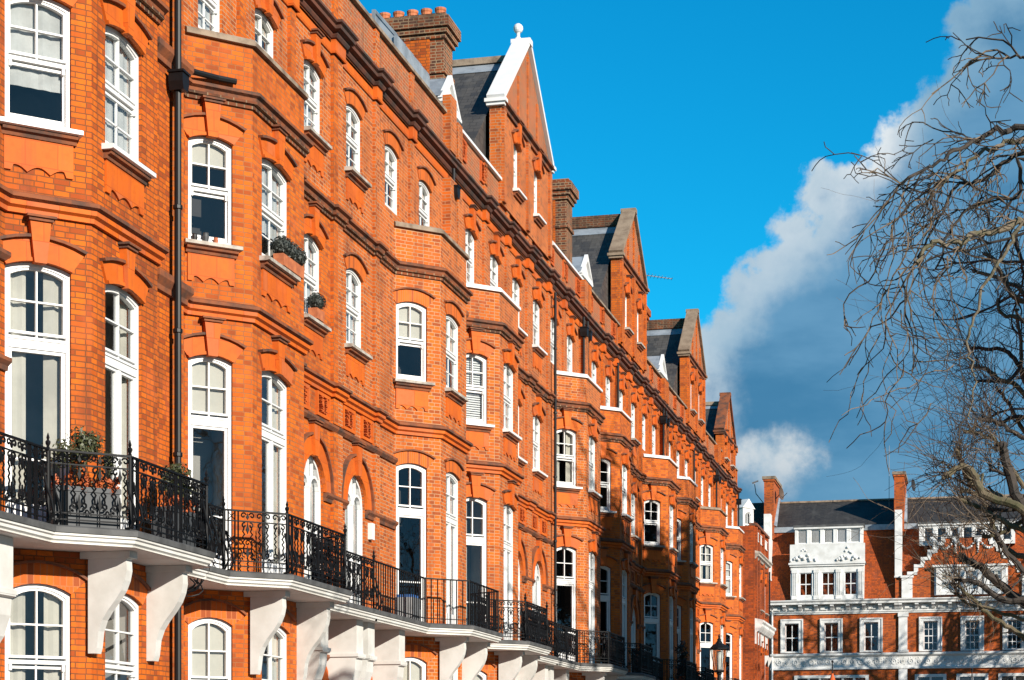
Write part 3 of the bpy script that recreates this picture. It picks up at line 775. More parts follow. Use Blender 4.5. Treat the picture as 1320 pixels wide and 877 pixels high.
        for q in (a, b): dm.face([FRONT.p(q, X - .06, h0), FRONT.p(q, X - 2, h0), FRONT.p(q, X - 2, h1), FRONT.p(q, X - .06, h1)])
        do = dm.build('dormer', None, root)
        g = MB(); g.face([FRONT.p(a + .16, X - .055, h0 + .12), FRONT.p(b - .16, X - .055, h0 + .12), FRONT.p(b - .16, X - .055, h1 - .14), FRONT.p(a + .16, X - .055, h1 - .14)]); g.build('pane', 'glass', do)
        g = MB().use('room_dark'); g.box(FRONT, a + .02, b - .02, X - .9, X - .5, h0, h1 - .2); g.build('room_recess', None, do)
    for (c, x0, x1, h0, h1, pots, brm) in cfg.get('chimneys', []):
        m_ = MB().use(brm); w = .42
        F = FRONT
        m_.box(F, c - w, c + w, x0, x1, h0, h1 - .62)
        m_.box(F, c - w - .05, c + w + .05, x0 - .05, x1 + .05, h1 - 1.5, h1 - 1.38)
        m_.box(F, c - w - .06, c + w + .06, x0 - .06, x1 + .06, h1 - .62, h1 - .5); m_.box(F, c - w - .12, c + w + .12, x0 - .12, x1 + .12, h1 - .5, h1 - .36)
        m_.box(F, c - w - .18, c + w + .18, x0 - .18, x1 + .18, h1 - .36, h1 - .1); m_.box(F, c - w - .08, c + w + .08, x0 - .08, x1 + .08, h1 - .1, h1)
        if brm == 'brick_chimney':
            m_.use('brick_dark_joint'); m_.box(F, c - w - .06, c - w, x0 + .02, x1 - .36, h0, h1 - .64)
        ch = m_.build('chimney', None, roof if False else root)
        for i in range(pots):
            x = x0 + .05 + (x1 - x0 - .25) * i / max(1, pots - 1)
            pt = MB().use('clay_pot'); pt.lathe(FRONT.p(c, x, h1), [(.11, 0), (.14, .05), (.135, .22), (.15, .25), (.15, .30), (.10, .31)], 12); pt.build('chimney_pot', None, ch, smooth=False)
    g = cfg.get('gable')
    if g: gable(root, roof, g, br)
    for fn in cfg.get('extra', []): fn(root)
    return root

def gable(root, roof, g, br):
    a, b, spr, apx, cop = g['a'], g['b'], g['spr'], g['apex'], g['cop']; a, b = a - .3, b - .5; c = (a + b) / 2; T = -.22
    gm = MB().use(br); w0 = 14.5
    ws = [(c - 1.22, .0), (c + 1.22, .0)]
    wn = [(q - .36, q + .36) for q in (c - 1.18, c + 1.18)]
    z = (15.25, 16.55, .12) if spr > 16.8 else (14.95, 15.75, .1)
    # front wall with two windows, then the triangle over it
    Fg = Fr(.10, 0, 0, 1)
    wall(gm, Fg, a, b, w0, spr, [(p, q, [z]) for p, q in wn], rd=.12)
    gm.use('brick_parapet'); gm.face([Fg.p(a, 0, spr), Fg.p(b, 0, spr), Fg.p(c, 0, apx)]); gm.use(br)
    for u in (a, b): gm.face([Fg.p(u, 0, w0), Fg.p(u, T - .1, w0), Fg.p(u, T - .1, spr), Fg.p(u, 0, spr)])
    gm.face([Fg.p(a, T - .1, w0), Fg.p(b, T - .1, w0), Fg.p(b, T - .1, spr), Fg.p(c, T - .1, apx), Fg.p(a, T - .1, spr)])
    gm.use(br)
    for u in (a + .16, c, b - .16): gm.box(Fg, u - .13, u + .13, 0, .07, w0 + .05, spr - .22)
    for u in (c - 1.1, c, c + 1.1): gm.box(Fg, u - .06, u + .06, 0, .05, spr + .05, spr + (apx - spr) * (1 - abs(u - c) / ((b - a) / 2)) - .3)
    gw = gm.build('gable', None, root)
    st = MB().use('terracotta_weathered')
    st.sweep([(.1, a), (.1, b)], [(0, spr - .2), (.06, spr - .2), (.06, spr - .12), (.14, spr - .08), (.14, spr - .01), (0, spr + .02)])
    st.build('string_course', None, gw)
    for p, q in wn: window(root, Fg, p, q, *z, kind='sash', dress='key', sill='white_paint' if cop == 'white_paint' else 'stone_sill', apron=False, cover='net', light=True, rd=.12)
    cm = MB().use(cop)
    for u, sgn in ((a, -1), (b, 1)):
        L = Vector((0, c - u, apx - spr)); n = Vector((0, -(apx - spr), abs(c - u))).normalized() if sgn < 0 else Vector((0, (apx - spr), abs(c - u))).normalized()
        p0, p1 = Vector((0, u - sgn * .0, spr + EYE)) + n * .02, Vector((0, c, apx + EYE)) + n * .02
        e = (p1 - p0).normalized()
        if sgn > 0: p1 = p1 - e * .003
        q = lambda p, x, o: Vector((x, p.y, p.z)) + n * o
        x0, x1 = T - .06, .20
        A_, B_ = [q(p0, x0, 0), q(p0, x1, 0), q(p0, x1, .13), q(p0, x0, .13)], [q(p1, x0, 0), q(p1, x1, 0), q(p1, x1, .13), q(p1, x0, .13)]
        for i in range(4): cm.face([A_[i], A_[(i + 1) % 4], B_[(i + 1) % 4], B_[i]])
        cm.face(A_); cm.face(list(reversed(B_)))
        cm.box(FRONT, u - (.15 if sgn < 0 else .10), u + (.10 if sgn < 0 else .15), T - .10, .25, spr - .07, spr + .02)
        cm.box(FRONT, u - (.10 if sgn < 0 else .06), u + (.06 if sgn < 0 else .10), T - .06, .20, spr - .15, spr - .072)
    cm.box(FRONT, c - .16, c + .16, T - .1, .22, apx - .02, apx + .14)
    cp = cm.build('gable_coping', None, root)
    if g.get('ball'):
        bm = MB().use('white_paint'); p = FRONT.p(c, -.15, apx + .14)
        bm.lathe(p, [(.13, 0), (.10, .05), (.05, .10), (.05, .20), (.07, .22)], 12); bm.blob(p + Vector((0, 0, .33)), .135, n=8); bm.build('ball_finial', None, cp, smooth=True)
    # cross roof behind the gable
    rm = MB().use('slate'); rh = g.get('ridge', 19.2) ; sp = (rh - 15.0) * (b - a) / 2 / (apx - spr); X0, X1 = -.32, -7.5
    for sgn in (-1, 1):
        ea = (b - a) / 2; k_ = (rh - 15.0) / sp; ha = rh - k_ * ea
        rm.face([FRONT.p(c, X0, rh), FRONT.p(c, X1, rh), FRONT.p(c + sgn * sp, X1, 15.0), FRONT.p(c + sgn * sp, X0, 15.0)])
        # slate-hung face under the verge, beside the gable
        rm.face([FRONT.p(c + sgn * ea, X0, ha), FRONT.p(c + sgn * sp, X0, 15.0), FRONT.p(c + sgn * sp, X0, 14.5), FRONT.p(c + sgn * ea, X0, 14.5)])
        lf = .38
        q = lambda t, o: (c + sgn * (sp * t), rh - (rh - 15.0) * t + o)
        rm.use('lead')
        for t0, t1, X in ((.0, .10, X0),):
            (u0, h0), (u1, h1) = q(t0, .02), q(t1, .02)
            rm.face([FRONT.p(u0, X0, h0), FRONT.p(u0, X1, h0), FRONT.p(u1, X1, h1), FRONT.p(u1, X0, h1)])
        rm.use('slate')
    rm.use(g.get('ridge_mat', 'coping_brown')); rm.box(FRONT, c - .16, c + .16, X1, X0 - .01, rh - .05, rh + (.12 if not g.get('ridge_wall') else .36))
    rm.face([FRONT.p(c - sp, X1, 15), FRONT.p(c + sp, X1, 15), FRONT.p(c, X1, rh)])
    rm.build('gable_roof', None, root)

# configuration of the ten visible houses, near to far
def alarm(root):
    m = MB().use('white_paint'); m.box(FRONT, 36.62, 36.80, .0, .09, 4.62, 4.95); m.build('alarm_box', None, root)
def cable(root):
    m = MB().use('iron_black'); F = FRONT
    for k in range(3):
        pts = [F.p(25.4 + .1 * math.sin(i * .7 + k) + .06 * k, 1.02 + .10 * math.cos(i * .9), 2.72 - .16 * math.sin(i / 9 * math.pi) * (1 + .3 * k)) for i in range(10)]
        m.tube(pts, .010, .010, 5)
    m.build('cable', None, root)
def bay_pipe(root):
    m = MB().use('pipe_black')
    m.tube([FRONT.p(26.45, .40, 10.38), FRONT.p(26.95, .22, 10.62), FRONT.p(27.42, .17, 10.79), FRONT.p(27.8, .42, 10.80), FRONT.p(28.02, .64, 10.80)], .05, .05, 8); m.build('branch_pipe', None, root)
def glass_lantern(root):
    m = MB().use('lead')
    F = FRONT
    a, b = 40.8, 43.3
    m.face([F.p(a, -.7, 16.4), F.p(b, -.7, 16.4), F.p(b, -1.2, 17.0), F.p(a, -1.2, 17.0)])
    for q in (a, b): m.face([F.p(q, -.7, 15.2), F.p(q, -.7, 16.4), F.p(q, -1.2, 17.0), F.p(q, -1.2, 15.2)])
    m.box(F, a - .05, b + .05, -.74, -.66, 15.2, 16.42); m.box(F, a - .05, b + .05, -1.26, -1.18, 15.9, 17.05)
    for i in range(5):
        u = a + (b - a) * i / 4; m.tube([F.p(u, -.68, 16.43), F.p(u, -1.2, 17.04)], .035, .035, 4)
    m.build('skylight', None, root)

HOUSES = [
 dict(cw=(.0, .86), kind='B', s0=18.4, s1=26.6, k=22.68, r=24.72, brick='brick_dark_joint', coping='coping_brown', sill='white_paint',
      cover={'1c': 'left+right', '2c': 'nettop', '2f': 'net', '1f': 'right', 'Gc': 'left+right', 'Gf': None}, extra=[cable],
      label='nearest red brick house at the left edge, grey flower planters on its black balcony'),
 dict(kind='A', s0=26.6, s1=34.6, k=28.32, r=30.69, brick='brick_bright', brick_top='brick_pale_joint', coping='coping_brown',
      cover={'1c': 'blind25', '2c': 'blind25', '2f': 'nettop', '1f': 'right', 'Gc': 'blind', 'Gf': 'left+right'},
      pipes=[(26.42, .36, -1.7, 13.6, [10.12]), (26.15, .12, -1.7, 2.6, [])], extra=[bay_pipe],
      label='red brick house with clipped ball topiary on its window sills, right of a tall drainpipe'),
 dict(kind='B', s0=34.6, s1=42.75, k=39.2, r=41.27, brick='brick_pale_joint', dress='brick', dress1='brick', dress3='brick', rail='plain', coping='coping_brown', pier_up=1,
      cover={'1c': None, '2c': 'blind', '2f': 'blind', '1f': 'net', 'Gc': 'blind', 'Gf': 'net'}, pipes=[(42.5, .16, -1.7, 13.9, [13.2])],
      chimneys=[(46.5, -3.2, -1.1, 15, 19.0, 6, 'brick_chimney')], extra=[alarm, glass_lantern],
      label='red brick house with a plain barred balcony rail, below the six-pot chimney'),
 dict(kind='A', s0=42.75, s1=50.6, k=44.33, r=46.23, brick='brick_pale_joint', coping='white_paint', bay_coping='white_paint', sill='white_paint', par_panels=1, par_seg=[(42.9, 47.6)],
      cover={'1c': 'left', '2c': 'slats', '2f': 'net', '1f': 'net', 'Gc': 'blind', 'Gf': 'net'},
      dormers=[(44.35, 45.85, 15.2, 16.28, -.72)], gable=dict(a=47.6, b=53.5, spr=17.15, apex=19.6, cop='white_paint', ball=1, ridge=19.2),
      label='red brick house under the white edged gable with a ball finial'),
 dict(kind='B', s0=50.6, s1=58.1, k=54.71, r=56.87, brick='brick_pale_joint', coping='white_paint', bay_coping='white_paint', sill='white_paint', par_panels=1, par_seg=[(53.5, 58.1)],
      cover={'1c': None, '2c': 'left+right', '2f': 'net', '1f': 'net'}, pipes=[(50.8 + 2.7, .14, -1.7, 13.7, []), (57.45, .16, -1.7, 13.9, [13.3]), (58.05, .16, 11.6, 13.9, [13.3])],
      chimneys=[(58.2, -1.6, -.45, 15, 18.3, 0, 'brick_chimney')],
      label='red brick house between the white edged gable and the dark unpotted chimney stack'),
 dict(kind='A', s0=58.1, s1=65.9, k=60.09, r=61.95, brick='brick_bright', coping='coping_brown', bay_coping='white_paint', sill='white_paint', par_panels=1, par_seg=[(58.1, 64.2)],
      cover={'1c': None, '2c': None, '2f': 'net', '1f': None},
      dormers=[(61.2, 62.8, 15.2, 16.3, -.75)], gable=dict(a=64.2, b=69.4, spr=17.55, apex=19.65, cop='stone_gable', ridge=19.25, ridge_wall=1, ridge_mat='brick_chimney'), pipes=[(63.3, .14, -1.7, 13.7, [])],
      label='red brick house under the brown stone edged gable beside the TV aerial'),
 dict(kind='B', s0=65.9, s1=73.4, k=69.81, r=72.0, brick='brick_bright', coping='coping_brown', bay_coping='white_paint', par_panels=1, par_seg=[(69.4, 73.4)],
      cover={'1c': None, '2c': None, '2f': 'net', '1f': None}, pipes=[(72.7, .16, -1.7, 13.9, [13.3]), (73.35, .16, 11, 13.9, [13.3])],
      label='gableless red brick house in tree shade, between the two brown stone edged gables'),
 dict(kind='A', s0=73.4, s1=81.0, k=74.96, r=76.96, brick='brick_bright', coping='coping_brown', bay_coping='white_paint', par_panels=1, par_seg=[(73.4, 79.6)],
      cover={'1c': None, '2c': None, '2f': 'net', '1f': None},
      dormers=[(76.9, 78.5, 15.2, 16.3, -.75)], gable=dict(a=79.6, b=84.8, spr=17.45, apex=19.7, cop='stone_gable', ridge=19.1, ridge_wall=1, ridge_mat='brick_chimney'),
      chimneys=[(78.0, -2.6, -1.5, 16, 19.2, 3, 'brick_dark_joint')], pipes=[(81.0, .14, -1.7, 13.7, [])],
      label='red brick house under the brown stone edged gable with three clay pots behind'),
 dict(kind='B', s0=81.0, s1=88.9, k=84.2, r=86.4, brick='brick_bright', coping='coping_brown', cover={'1c': None, '2c': 'left+right', '2f': 'net'}, par_seg=[(84.8, 88.9)],
      pipes=[(88.0, .16, -1.7, 13.9, [13.3]), (88.6, .16, 11, 13.9, [13.3])],
      label='red brick house behind the lamp post, with mottled tree shadow on its bay'),
 dict(kind='A', s0=88.9, s1=96.6, k=91.0, r=92.8, brick='brick_bright', coping='coping_brown', bay_coping='white_paint', cover={'1c': None, '2c': 'net', '2f': 'net'}, end=1, par_seg=[(88.9, 90.8), (95.6, 96.6)],
      gable=dict(a=90.8, b=95.6, spr=16.1, apex=18.2, cop='terracotta_weathered', ridge=17.8),
      chimneys=[(96.2, -.8, -.1, 14.5, 16.4, 0, 'brick_bright')], pipes=[(96.0, .2, -1.7, 13.9, [13.3])],
      label='last house of the terrace with the smallest, brick edged gable'),
]
for c in HOUSES: house(c)

# low corner pavilion at the end of the terrace
def pavilion():
    root = empty('corner_pavilion', (0, 101, 0), 'low red brick corner wing with white cornices at the end of the terrace', 'building')
    F = Fr(.95, 0, 0, 1); a, b = 96.62, 102.4; m = MB().use('brick_grimy')
    wall(m, F, a, b, -EYE, 12.3, [(98.6, 99.6, [(3.3, 6.0, .12), (8.2, 9.8, .12)]), (100.8, 101.8, [(3.3, 6.0, .12), (8.2, 9.8, .12)])])
    for u in (a, b): m.face([F.p(u, 0, -EYE), F.p(u, -9, -EYE), F.p(u, -9, 12.3), F.p(u, 0, 12.3)])
    for u in (a + .3, 98.1, 100.2, b - .3): m.box(F, u - .2, u + .2, 0, .1, -EYE, 12.25)
    m.use('lead'); m.face([F.p(a, 0, 12.29), F.p(b, 0, 12.29), F.p(b, -9, 12.29), F.p(a, -9, 12.29)])
    m.build('wall', None, root)
    m = MB().use('terracotta_weathered'); m.sweep([(.95, a), (.95, b), (-8, b)], [(-.3, 12.3), (.12, 12.3), (.12, 12.42), (0, 12.44), (-.3, 12.44)]); m.build('parapet_coping', None, root)
    for u in (98.2, 101.0):
        m = MB().use('white_far')
        for i in range(7): m.box(F, u - .9 + i * .3, u - .72 + i * .3, .0, .06, 11.65, 11.98)
        m.box(F, u - 1.0, u + 1.15, 0, .07, 11.99, 12.05); m.box(F, u - 1.0, u + 1.15, 0, .07, 11.58, 11.64); m.build('balustrade', None, root)
    m = MB().use('white_far'); pr = [(0, 10.62), (.06, 10.64), (.10, 10.72), (.2, 10.78), (.2, 10.86), (.27, 10.92), (.27, 10.98), (0, 11.04)]
    m = MB().use('stone_sill'); m.sweep([(.95, a), (.95, b), (-6, b)], pr); m.build('cornice', None, root)
    m = MB().use('white_far'); pr = [(0, 6.3), (.08, 6.3), (.08, 6.9), (.18, 6.95), (.3, 7.1), (.36, 7.2), (.36, 7.32), (.44, 7.40), (.44, 7.5), (0, 7.6)]
    m.sweep([(.95, a), (.95, b), (-6, b)], pr); m.build('cornice', None, root)
    for u in (99.1, 101.3):
        for z0, z1 in ((3.3, 6.0), (8.2, 9.8)): window(root, F, u - .5, u + .5, z0, z1, .12, kind='sash', dress='key', sill='stone_sill', apron=False, light=True)
    for h in (5.9,):
        for u in (100.4, 102.0):
            m = MB().use('white_far'); m.side(F, [(0, h), (.3, h), (.3, h - .12), (.1, h - .5), (0, h - .5)], u - .1, u + .1); m.build('bracket', None, root)
    pipe(root, b - .15, 1.1, -1.7, 10.5)
pavilion()

# ------------------------------------------------------------------ planters and balcony things
def topiary_box(s, d, h, n, label, L=.62):
    root = empty('topiary_planter', FRONT.p(s, d, h), label, 'planter', 'topiary planters on sills')
    m = MB().use('clay_pot'); m.prism(FRONT, [(s - L / 2 + .03, h), (s + L / 2 - .03, h), (s + L / 2, h + .19), (s - L / 2, h + .19)], d - .09, d + .09, True); m.build('trough', None, root)
    rg = random.Random(n)
    for i in range(n):
        u = s - L / 2 + L * (i + .5) / n
        b = MB().use('leaf_dark'); b.blob(FRONT.p(u, d, h + .34), .145, n=7); b.leafball(FRONT.p(u, d, h + .34), .175, 420, .028, rg, .9); b.build('topiary_ball', None, root)
topiary_box(29.75, .88, 8.22, 3, 'terracotta trough with three dark clipped box balls on a bay window sill', 1.0)
topiary_box(33.3, .09, 8.28, 1, 'single dark clipped box ball in a terracotta trough on a flat wall window sill', .42)

def flower_planter(s, d, L, label, hgt=.5, bush=.34, rot=None):
    F = Fr(d, s, .707, .707) if rot else FRONT; u0 = 0 if rot else s; dd = 0 if rot else d; h = SLAB_T
    root = empty('balcony_planter', F.p(u0, dd, h), label, 'planter', 'planters on the nearest balcony')
    m = MB().use('grey_planter'); m.box(F, u0 - L / 2, u0 + L / 2, dd - .15, dd + .15, h + .002, h + hgt)
    m.box(F, u0 - L / 2 - .015, u0 + L / 2 + .015, dd - .165, dd + .165, h + hgt - .05, h + hgt + .01); m.build('trough', None, root)
    rg = random.Random(int(s * 7)); g = MB().use('leaf_olive')
    for i in range(12):
        p = F.p(u0 + rg.uniform(-L / 2, L / 2) * .8, dd + rg.uniform(-.08, .08), h + hgt)
        g.tube([p, p + Vector((rg.uniform(-.05, .05), rg.uniform(-.05, .05), bush * .8))], .008, .004, 4)
    for i in range(12): g.leafball(F.p(u0 + rg.uniform(-L / 2, L / 2) * .75, dd + rg.uniform(-.06, .06), h + hgt + bush * rg.uniform(.45, 1.0)), .16, 150, .030, rg, .3)
    for i in range(4): g.leafball(F.p(u0 + L * (i - 1.5) / 4, dd + .05, h + hgt + .04), .10, 60, .025, rg, .3)
    g.build('shrub', None, root)
    f = MB().use('flower')
    for i in range(60): f.leafball(F.p(u0 + rg.uniform(-L / 2, L / 2), dd + rg.uniform(.02, .16), h + hgt + rg.uniform(-.04, .16)), .045, 16, .028, rg, .4)
    f.build('flowers', None, root)
flower_planter(22.05, 1.0, .85, 'grey trough of orange flowers and a loose shrub on the nearest balcony', .5, .72, True)
flower_planter(24.2, 1.28, .8, 'dark planter with a dense rounded shrub at the far corner of the nearest balcony', .5, .62)
def sill_pots():
    for i, (s, r, h, lab) in enumerate(((27.72, .05, .12, 'small dark pot on the lower corner window sill, leftmost of three'), (27.85, .055, .16, 'small round grey pot in the middle of three on the corner window sill'), (27.97, .04, .11, 'small brown pot on the corner window sill, rightmost of three'))):
        v = s - 27.52; m = MB().use(('dish_black', 'grey_planter', 'clay_pot')[i]); F = Fr(0, 27.52, .8, .8)
        m.lathe(F.p(v * 1.414 - .12 , -.02, 8.22), [(r * .7, 0), (r, h * .6), (r * .8, h * .9), (r * .9, h)], 10); put(m.build('sill_pot', None, None), lab, 'pot', 'pots on a corner window sill')
sill_pots()
def storage_box():
    root = empty('storage_box', FRONT.p(37.6, .7, SLAB_T), 'pale grey box with a blue lid behind the plain balcony bars', 'box')
    m = MB().use('grey_box'); m.box(FRONT, 37.3, 37.8, .35, .75, SLAB_T + .004, SLAB_T + .48); m.build('box_body', None, root)
    m = MB().use('blue_plastic'); m.box(FRONT, 37.33, 37.77, .38, .72, SLAB_T + .483, SLAB_T + .54); m.build('lid', None, root)
storage_box()
def dark_plants():
    for s, d, lab in ((70.6, 1.25, 'tall dark shrub in a pot behind the shaded balcony rail'),):
        root = empty('balcony_shrub', FRONT.p(s, d, SLAB_T), lab, 'plant'); rg = random.Random(4)
        m = MB().use('clay_pot'); m.lathe(FRONT.p(s, d, SLAB_T + .003), [(.16, 0), (.22, .35), (.24, .4)], 12); m.build('pot', None, root)
        g = MB().use('leaf_dark')
        for i in range(9): g.leafball(FRONT.p(s + rg.uniform(-.25, .25), d + rg.uniform(-.12, .12), SLAB_T + .5 + i * .13), .24, 110, .05, rg, .3)
        g.build('foliage', None, root)
dark_plants()

# ------------------------------------------------------------------ far houses closing the street
FS = 120.0
FF = Fr(0, FS, 1, 0)            # u = X, faces the camera
def far_house(x0, x1, label, kind):
    root = empty('mansard_house', ((x0 + x1) / 2, FS, 0), label, 'house', 'houses closing the end of the street')
    F = FF; m = MB().use('brick_far'); W = x1 - x0
    if kind == 'L': cols = [x0 + 1.55, x0 + 4.0, x0 + 6.45]
    else: cols = [x0 + 1.95, x0 + 4.45, x0 + 6.95]
    ow = .43; NZ = (7.25, 9.05, 0); LZ = (3.6, 5.55, 0)
    wall(m, F, x0, x1, -EYE, 9.6, [(c - ow, c + ow, [NZ]) for c in cols], rd=.16)
    for u in (x0, x1): m.face([F.p(u, 0, -EYE), F.p(u, -10, -EYE), F.p(u, -10, 10.3), F.p(u, 0, 10.3)])
    m.build('wall', None, root)
    for c in cols:
        w = window(root, F, c - ow, c + ow, *NZ, kind='four' if kind == 'L' else 'grid', dress=None, sill=None, apron=False, rd=.16, ws=.06)
        s = MB().use('white_far'); s.ring(F, outline(c - ow - .27, c + ow + .27, NZ[0] - .06, NZ[1] + .27, 0), outline(c - ow, c + ow, NZ[0] + .002, NZ[1], 0), -.05, .08)
        s.ring(F, outline(c - ow - .27, c + ow + .27, NZ[0] - .06, NZ[1] + .27, 0), outline(c - ow - .19, c + ow + .19, NZ[0] + .02, NZ[1] + .19, 0), .08, .13); s.build('surround', None, w)
    # frieze of carved plaster, and moulded edges
    fz = MB().use('white_far'); fz.sweep([(x0, FS), (x1, FS)], [(0, 6.12), (.12, 6.14), (.12, 6.26), (.05, 6.3), (.05, 6.9), (.13, 6.95), (.2, 7.02), (.2, 7.12), (0, 7.16)])
    rg = random.Random(3 + int(x0)); n = int(W / .5)
    for i in range(n):
        c = x0 + W * (i + .5) / n
        rr = .19 if i % 2 else .12; fz.ring(F, [(c + rr * math.cos(q * .785), 6.6 + rr * math.sin(q * .785)) for q in range(8)], [(c + rr * .6 * math.cos(q * .785), 6.6 + rr * .6 * math.sin(q * .785)) for q in range(8)], .05, .09)
        fz.blob(F.p(c, .06, 6.6), .05, n=4)
        for q in range(6):
            an = rg.random() * 6.28; u, h = c + .28 * math.cos(an), 6.6 + .22 * math.sin(an)
            fz.blob(F.p(u, .04, h), .045, n=3)
    fz.build('frieze', None, root)
    # cornice with modillions
    cn = MB().use('white_far')
    cn.sweep([(x0 + .003, FS), (x1 - .003, FS)], [(0, 9.6), (.07, 9.6), (.07, 9.68), (.12, 9.7), (.12, 9.78), (.06, 9.8), (.06, 10.18), (.48, 10.2), (.48, 10.3), (.58, 10.4), (.58, 10.46), (0, 10.5)])
    n = int(W / .92)
    for i in range(n + 1):
        c = x0 + .12 + (W - .24) * i / n; cn.side(F, [(.06, 10.17), (.42, 10.17), (.42, 10.08), (.26, 9.98), (.16, 9.86), (.06, 9.84)], c - .11, c + .11)
    for i in range(n):
        c = x0 + .12 + (W - .24) * (i + .5) / n; cn.box(F, c - .22, c + .22, .06, .16, 9.86, 10.1)
    cn.build('cornice', None, root)
    # tiled mansard and slate roof
    mt = MB().use('tile_far'); B0, B1 = -.25, -1.5; HT = 14.95
    mt.face([F.p(x0, B0, 10.48), F.p(x1, B0, 10.48), F.p(x1, B1, HT), F.p(x0, B1, HT)])
    mt.use('lead'); mt.box(F, x0, x1, B1 - .05, B1 + .09, HT, HT + .34)
    mt.use('slate_black'); mt.face([F.p(x0, B1 - .05, HT + .3), F.p(x1, B1 - .05, HT + .3), F.p(x1, B1 - 3.4, 17.3), F.p(x0, B1 - 3.4, 17.3)])
    mt.face([F.p(x0, B1 - 3.4, 17.3), F.p(x1, B1 - 3.4, 17.3), F.p(x1, -9, 14), F.p(x0, -9, 14)])
    mt.use('coping_brown'); mt.box(F, x0, x1, B1 - 3.5, B1 - 3.3, 17.27, 17.38)
    mt.use('brick_far')
    for u in (x0, x1): mt.face([F.p(u, 0, 10.3), F.p(u, -10, 10.3), F.p(u, -9, 14), F.p(u, B1 - 3.4, 17.3), F.p(u, B1, HT)])
    roof = mt.build('roof', None, root)
    def white_dormer(a, b, z0, z1, dp, wins, wkind, top_lead=True, wz=None, nm='dormer'):
        m = MB().use('white_far'); Fd = Fr(0, FS - dp, 1, 0)
        z = wz or (z0 + .12, z1 - .2)
        wall(m, Fd, a, b, z0, z1, [(p, q, [(z[0], z[1], 0)]) for p, q in wins], rd=.1)
        for u in (a, b): m.face([Fd.p(u, 0, z0), Fd.p(u, -2.6, z0), Fd.p(u, -2.6, z1), Fd.p(u, 0, z1)])
        m.use('lead_dark'); m.box(Fd, a - .1, b + .1, -2.6, .12, z1 + .002, z1 + .12)
        m.use('white_far'); m.box(Fd, a - .06, b + .06, -.02, .09, z1 - .12, z1)
        d = m.build(nm, None, root)
        for p, q in wins: window(root, Fd, p, q, z[0], z[1], 0, kind=wkind, dress=None, sill=None, apron=False, rd=.1, ws=.05, light=True, cover=None)
        return d
    if kind == 'L':
        a, b = x0 + 1.55, x0 + 6.0
        # lower three-light white oriel with fluted pilasters
        w3 = [(a + .47 + i * 1.39, a + 1.25 + i * 1.39) for i in range(3)]
        d = white_dormer(a - .08, b + .0, 10.52, 12.72, -.02, w3, 'four', wz=(10.78, 12.22))
        m = MB().use('white_far'); Fd = Fr(0, FS + .02, 1, 0)
        for i in range(4):
            c = a + .16 + i * 1.365
            for q in (-.1, 0, .1): m.box(Fd, c + q - .035, c + q + .035, 0, .06, 10.8, 12.2)
            m.box(Fd, c - .18, c + .18, 0, .08, 12.2, 12.4); m.box(Fd, c - .18, c + .18, 0, .08, 10.55, 10.79)
        m.box(Fd, a - .2, b + .1, 0, .16, 12.72, 12.84); m.box(Fd, a - .12, b + .05, -.3, .03, 12.845, 14.0)
        for c in (a + .75, a + 3.45):
            for q in range(13):
                t = (q - 6) / 6; hh = 13.02 + .66 * math.exp(-(t * 3.2) ** 2) + .05 * (q % 3); m.blob(Fd.p(c + t * (.55 + .3 * rg.random()), .05, hh + rg.uniform(-.12, .1)), rg.uniform(.05, .13), n=4)
            m.blob(Fd.p(c, .06, 13.1), .12, n=4)
        m.build('carved_apron', None, d)
        wins = [(a + .32 + i * .82, a + .9 + i * .82) for i in range(5)]
        white_dormer(a + .15, b - .1, 14.0, 15.12, -.42, wins, 'bars', wz=(14.1, 14.98))
    else:
        # stepped gable: brick with white stepped coping and plaster swags
        a, b = x0 + .35, x1 - .35; c = (a + b) / 2 ; st = MB().use('brick_far'); N = 6; sw, sh = .41, .44
        Fg = Fr(0, FS + .12, 1, 0); z0 = 10.5
        pts = [(a, z0), (b, z0)]; zz = 11.95
        prof = []
        for i in range(N): prof += [(i * sw, zz + i * sh), (i * sw + sw, zz + i * sh)] if i else [(0, zz), (sw, zz)]
        left = []
        for i in range(N): left += [(a + .3 + i * sw, zz + i * sh), (a + .3 + (i + 1) * sw, zz + i * sh)]
        right = [(a + b - u, h) for u, h in reversed(left)]
        ww = [(x0 + 2.55 + i * 1.42, x0 + 3.35 + i * 1.42) for i in range(3)]
        wz = (10.85, 12.15)
        # wall below the first step carries the three windows
        wall(st, Fg, a, b, z0, zz, [])
        outl = [(a + .3, zz), (b - .3, zz)] + [q for q in reversed(left)][0:0]
        st.face([Fg.p(u, .0, h) for u, h in ([(a + .3, zz), (b - .3, zz)] + list(reversed(right))[0:0])] + [Fg.p(u, .0, h) for u, h in (right[::1])][0:0] + [Fg.p(b - .3, .0, zz + .001), Fg.p(a + .3, .0, zz + .001)]) if False else None
        for i in range(N): st.face([Fg.p(a + .3 + i * sw, 0, zz + (i - 1) * sh if i else zz - .001), Fg.p(b - .3 - i * sw, 0, zz + (i - 1) * sh if i else zz - .001), Fg.p(b - .3 - i * sw, 0, zz + i * sh), Fg.p(a + .3 + i * sw, 0, zz + i * sh)])
        go = st.build('stepped_gable', None, root)
        for mir in (0, 1):
            cp = MB().use('white_far'); M_ = (lambda u: u) if not mir else (lambda u: a + b - u)
            for i in range(N):
                u0, u1, h = a + .3 + i * sw, a + .3 + (i + 1) * sw, zz + i * sh
                p, q = sorted((M_(u0 - .12), M_(u1 + .08))); cp.box(Fg, p, q, -.2, .08, h, h + .19)
                p, q = sorted((M_(u1 - .12), M_(u1 + .14))); cp.box(Fg, p, q, -.2, .05, h + .192, h + sh - .002)
            p, q = sorted((M_(a - .15), M_(a + .5))); cp.box(Fg, p, q, -.2, .14, 10.52, 11.75)
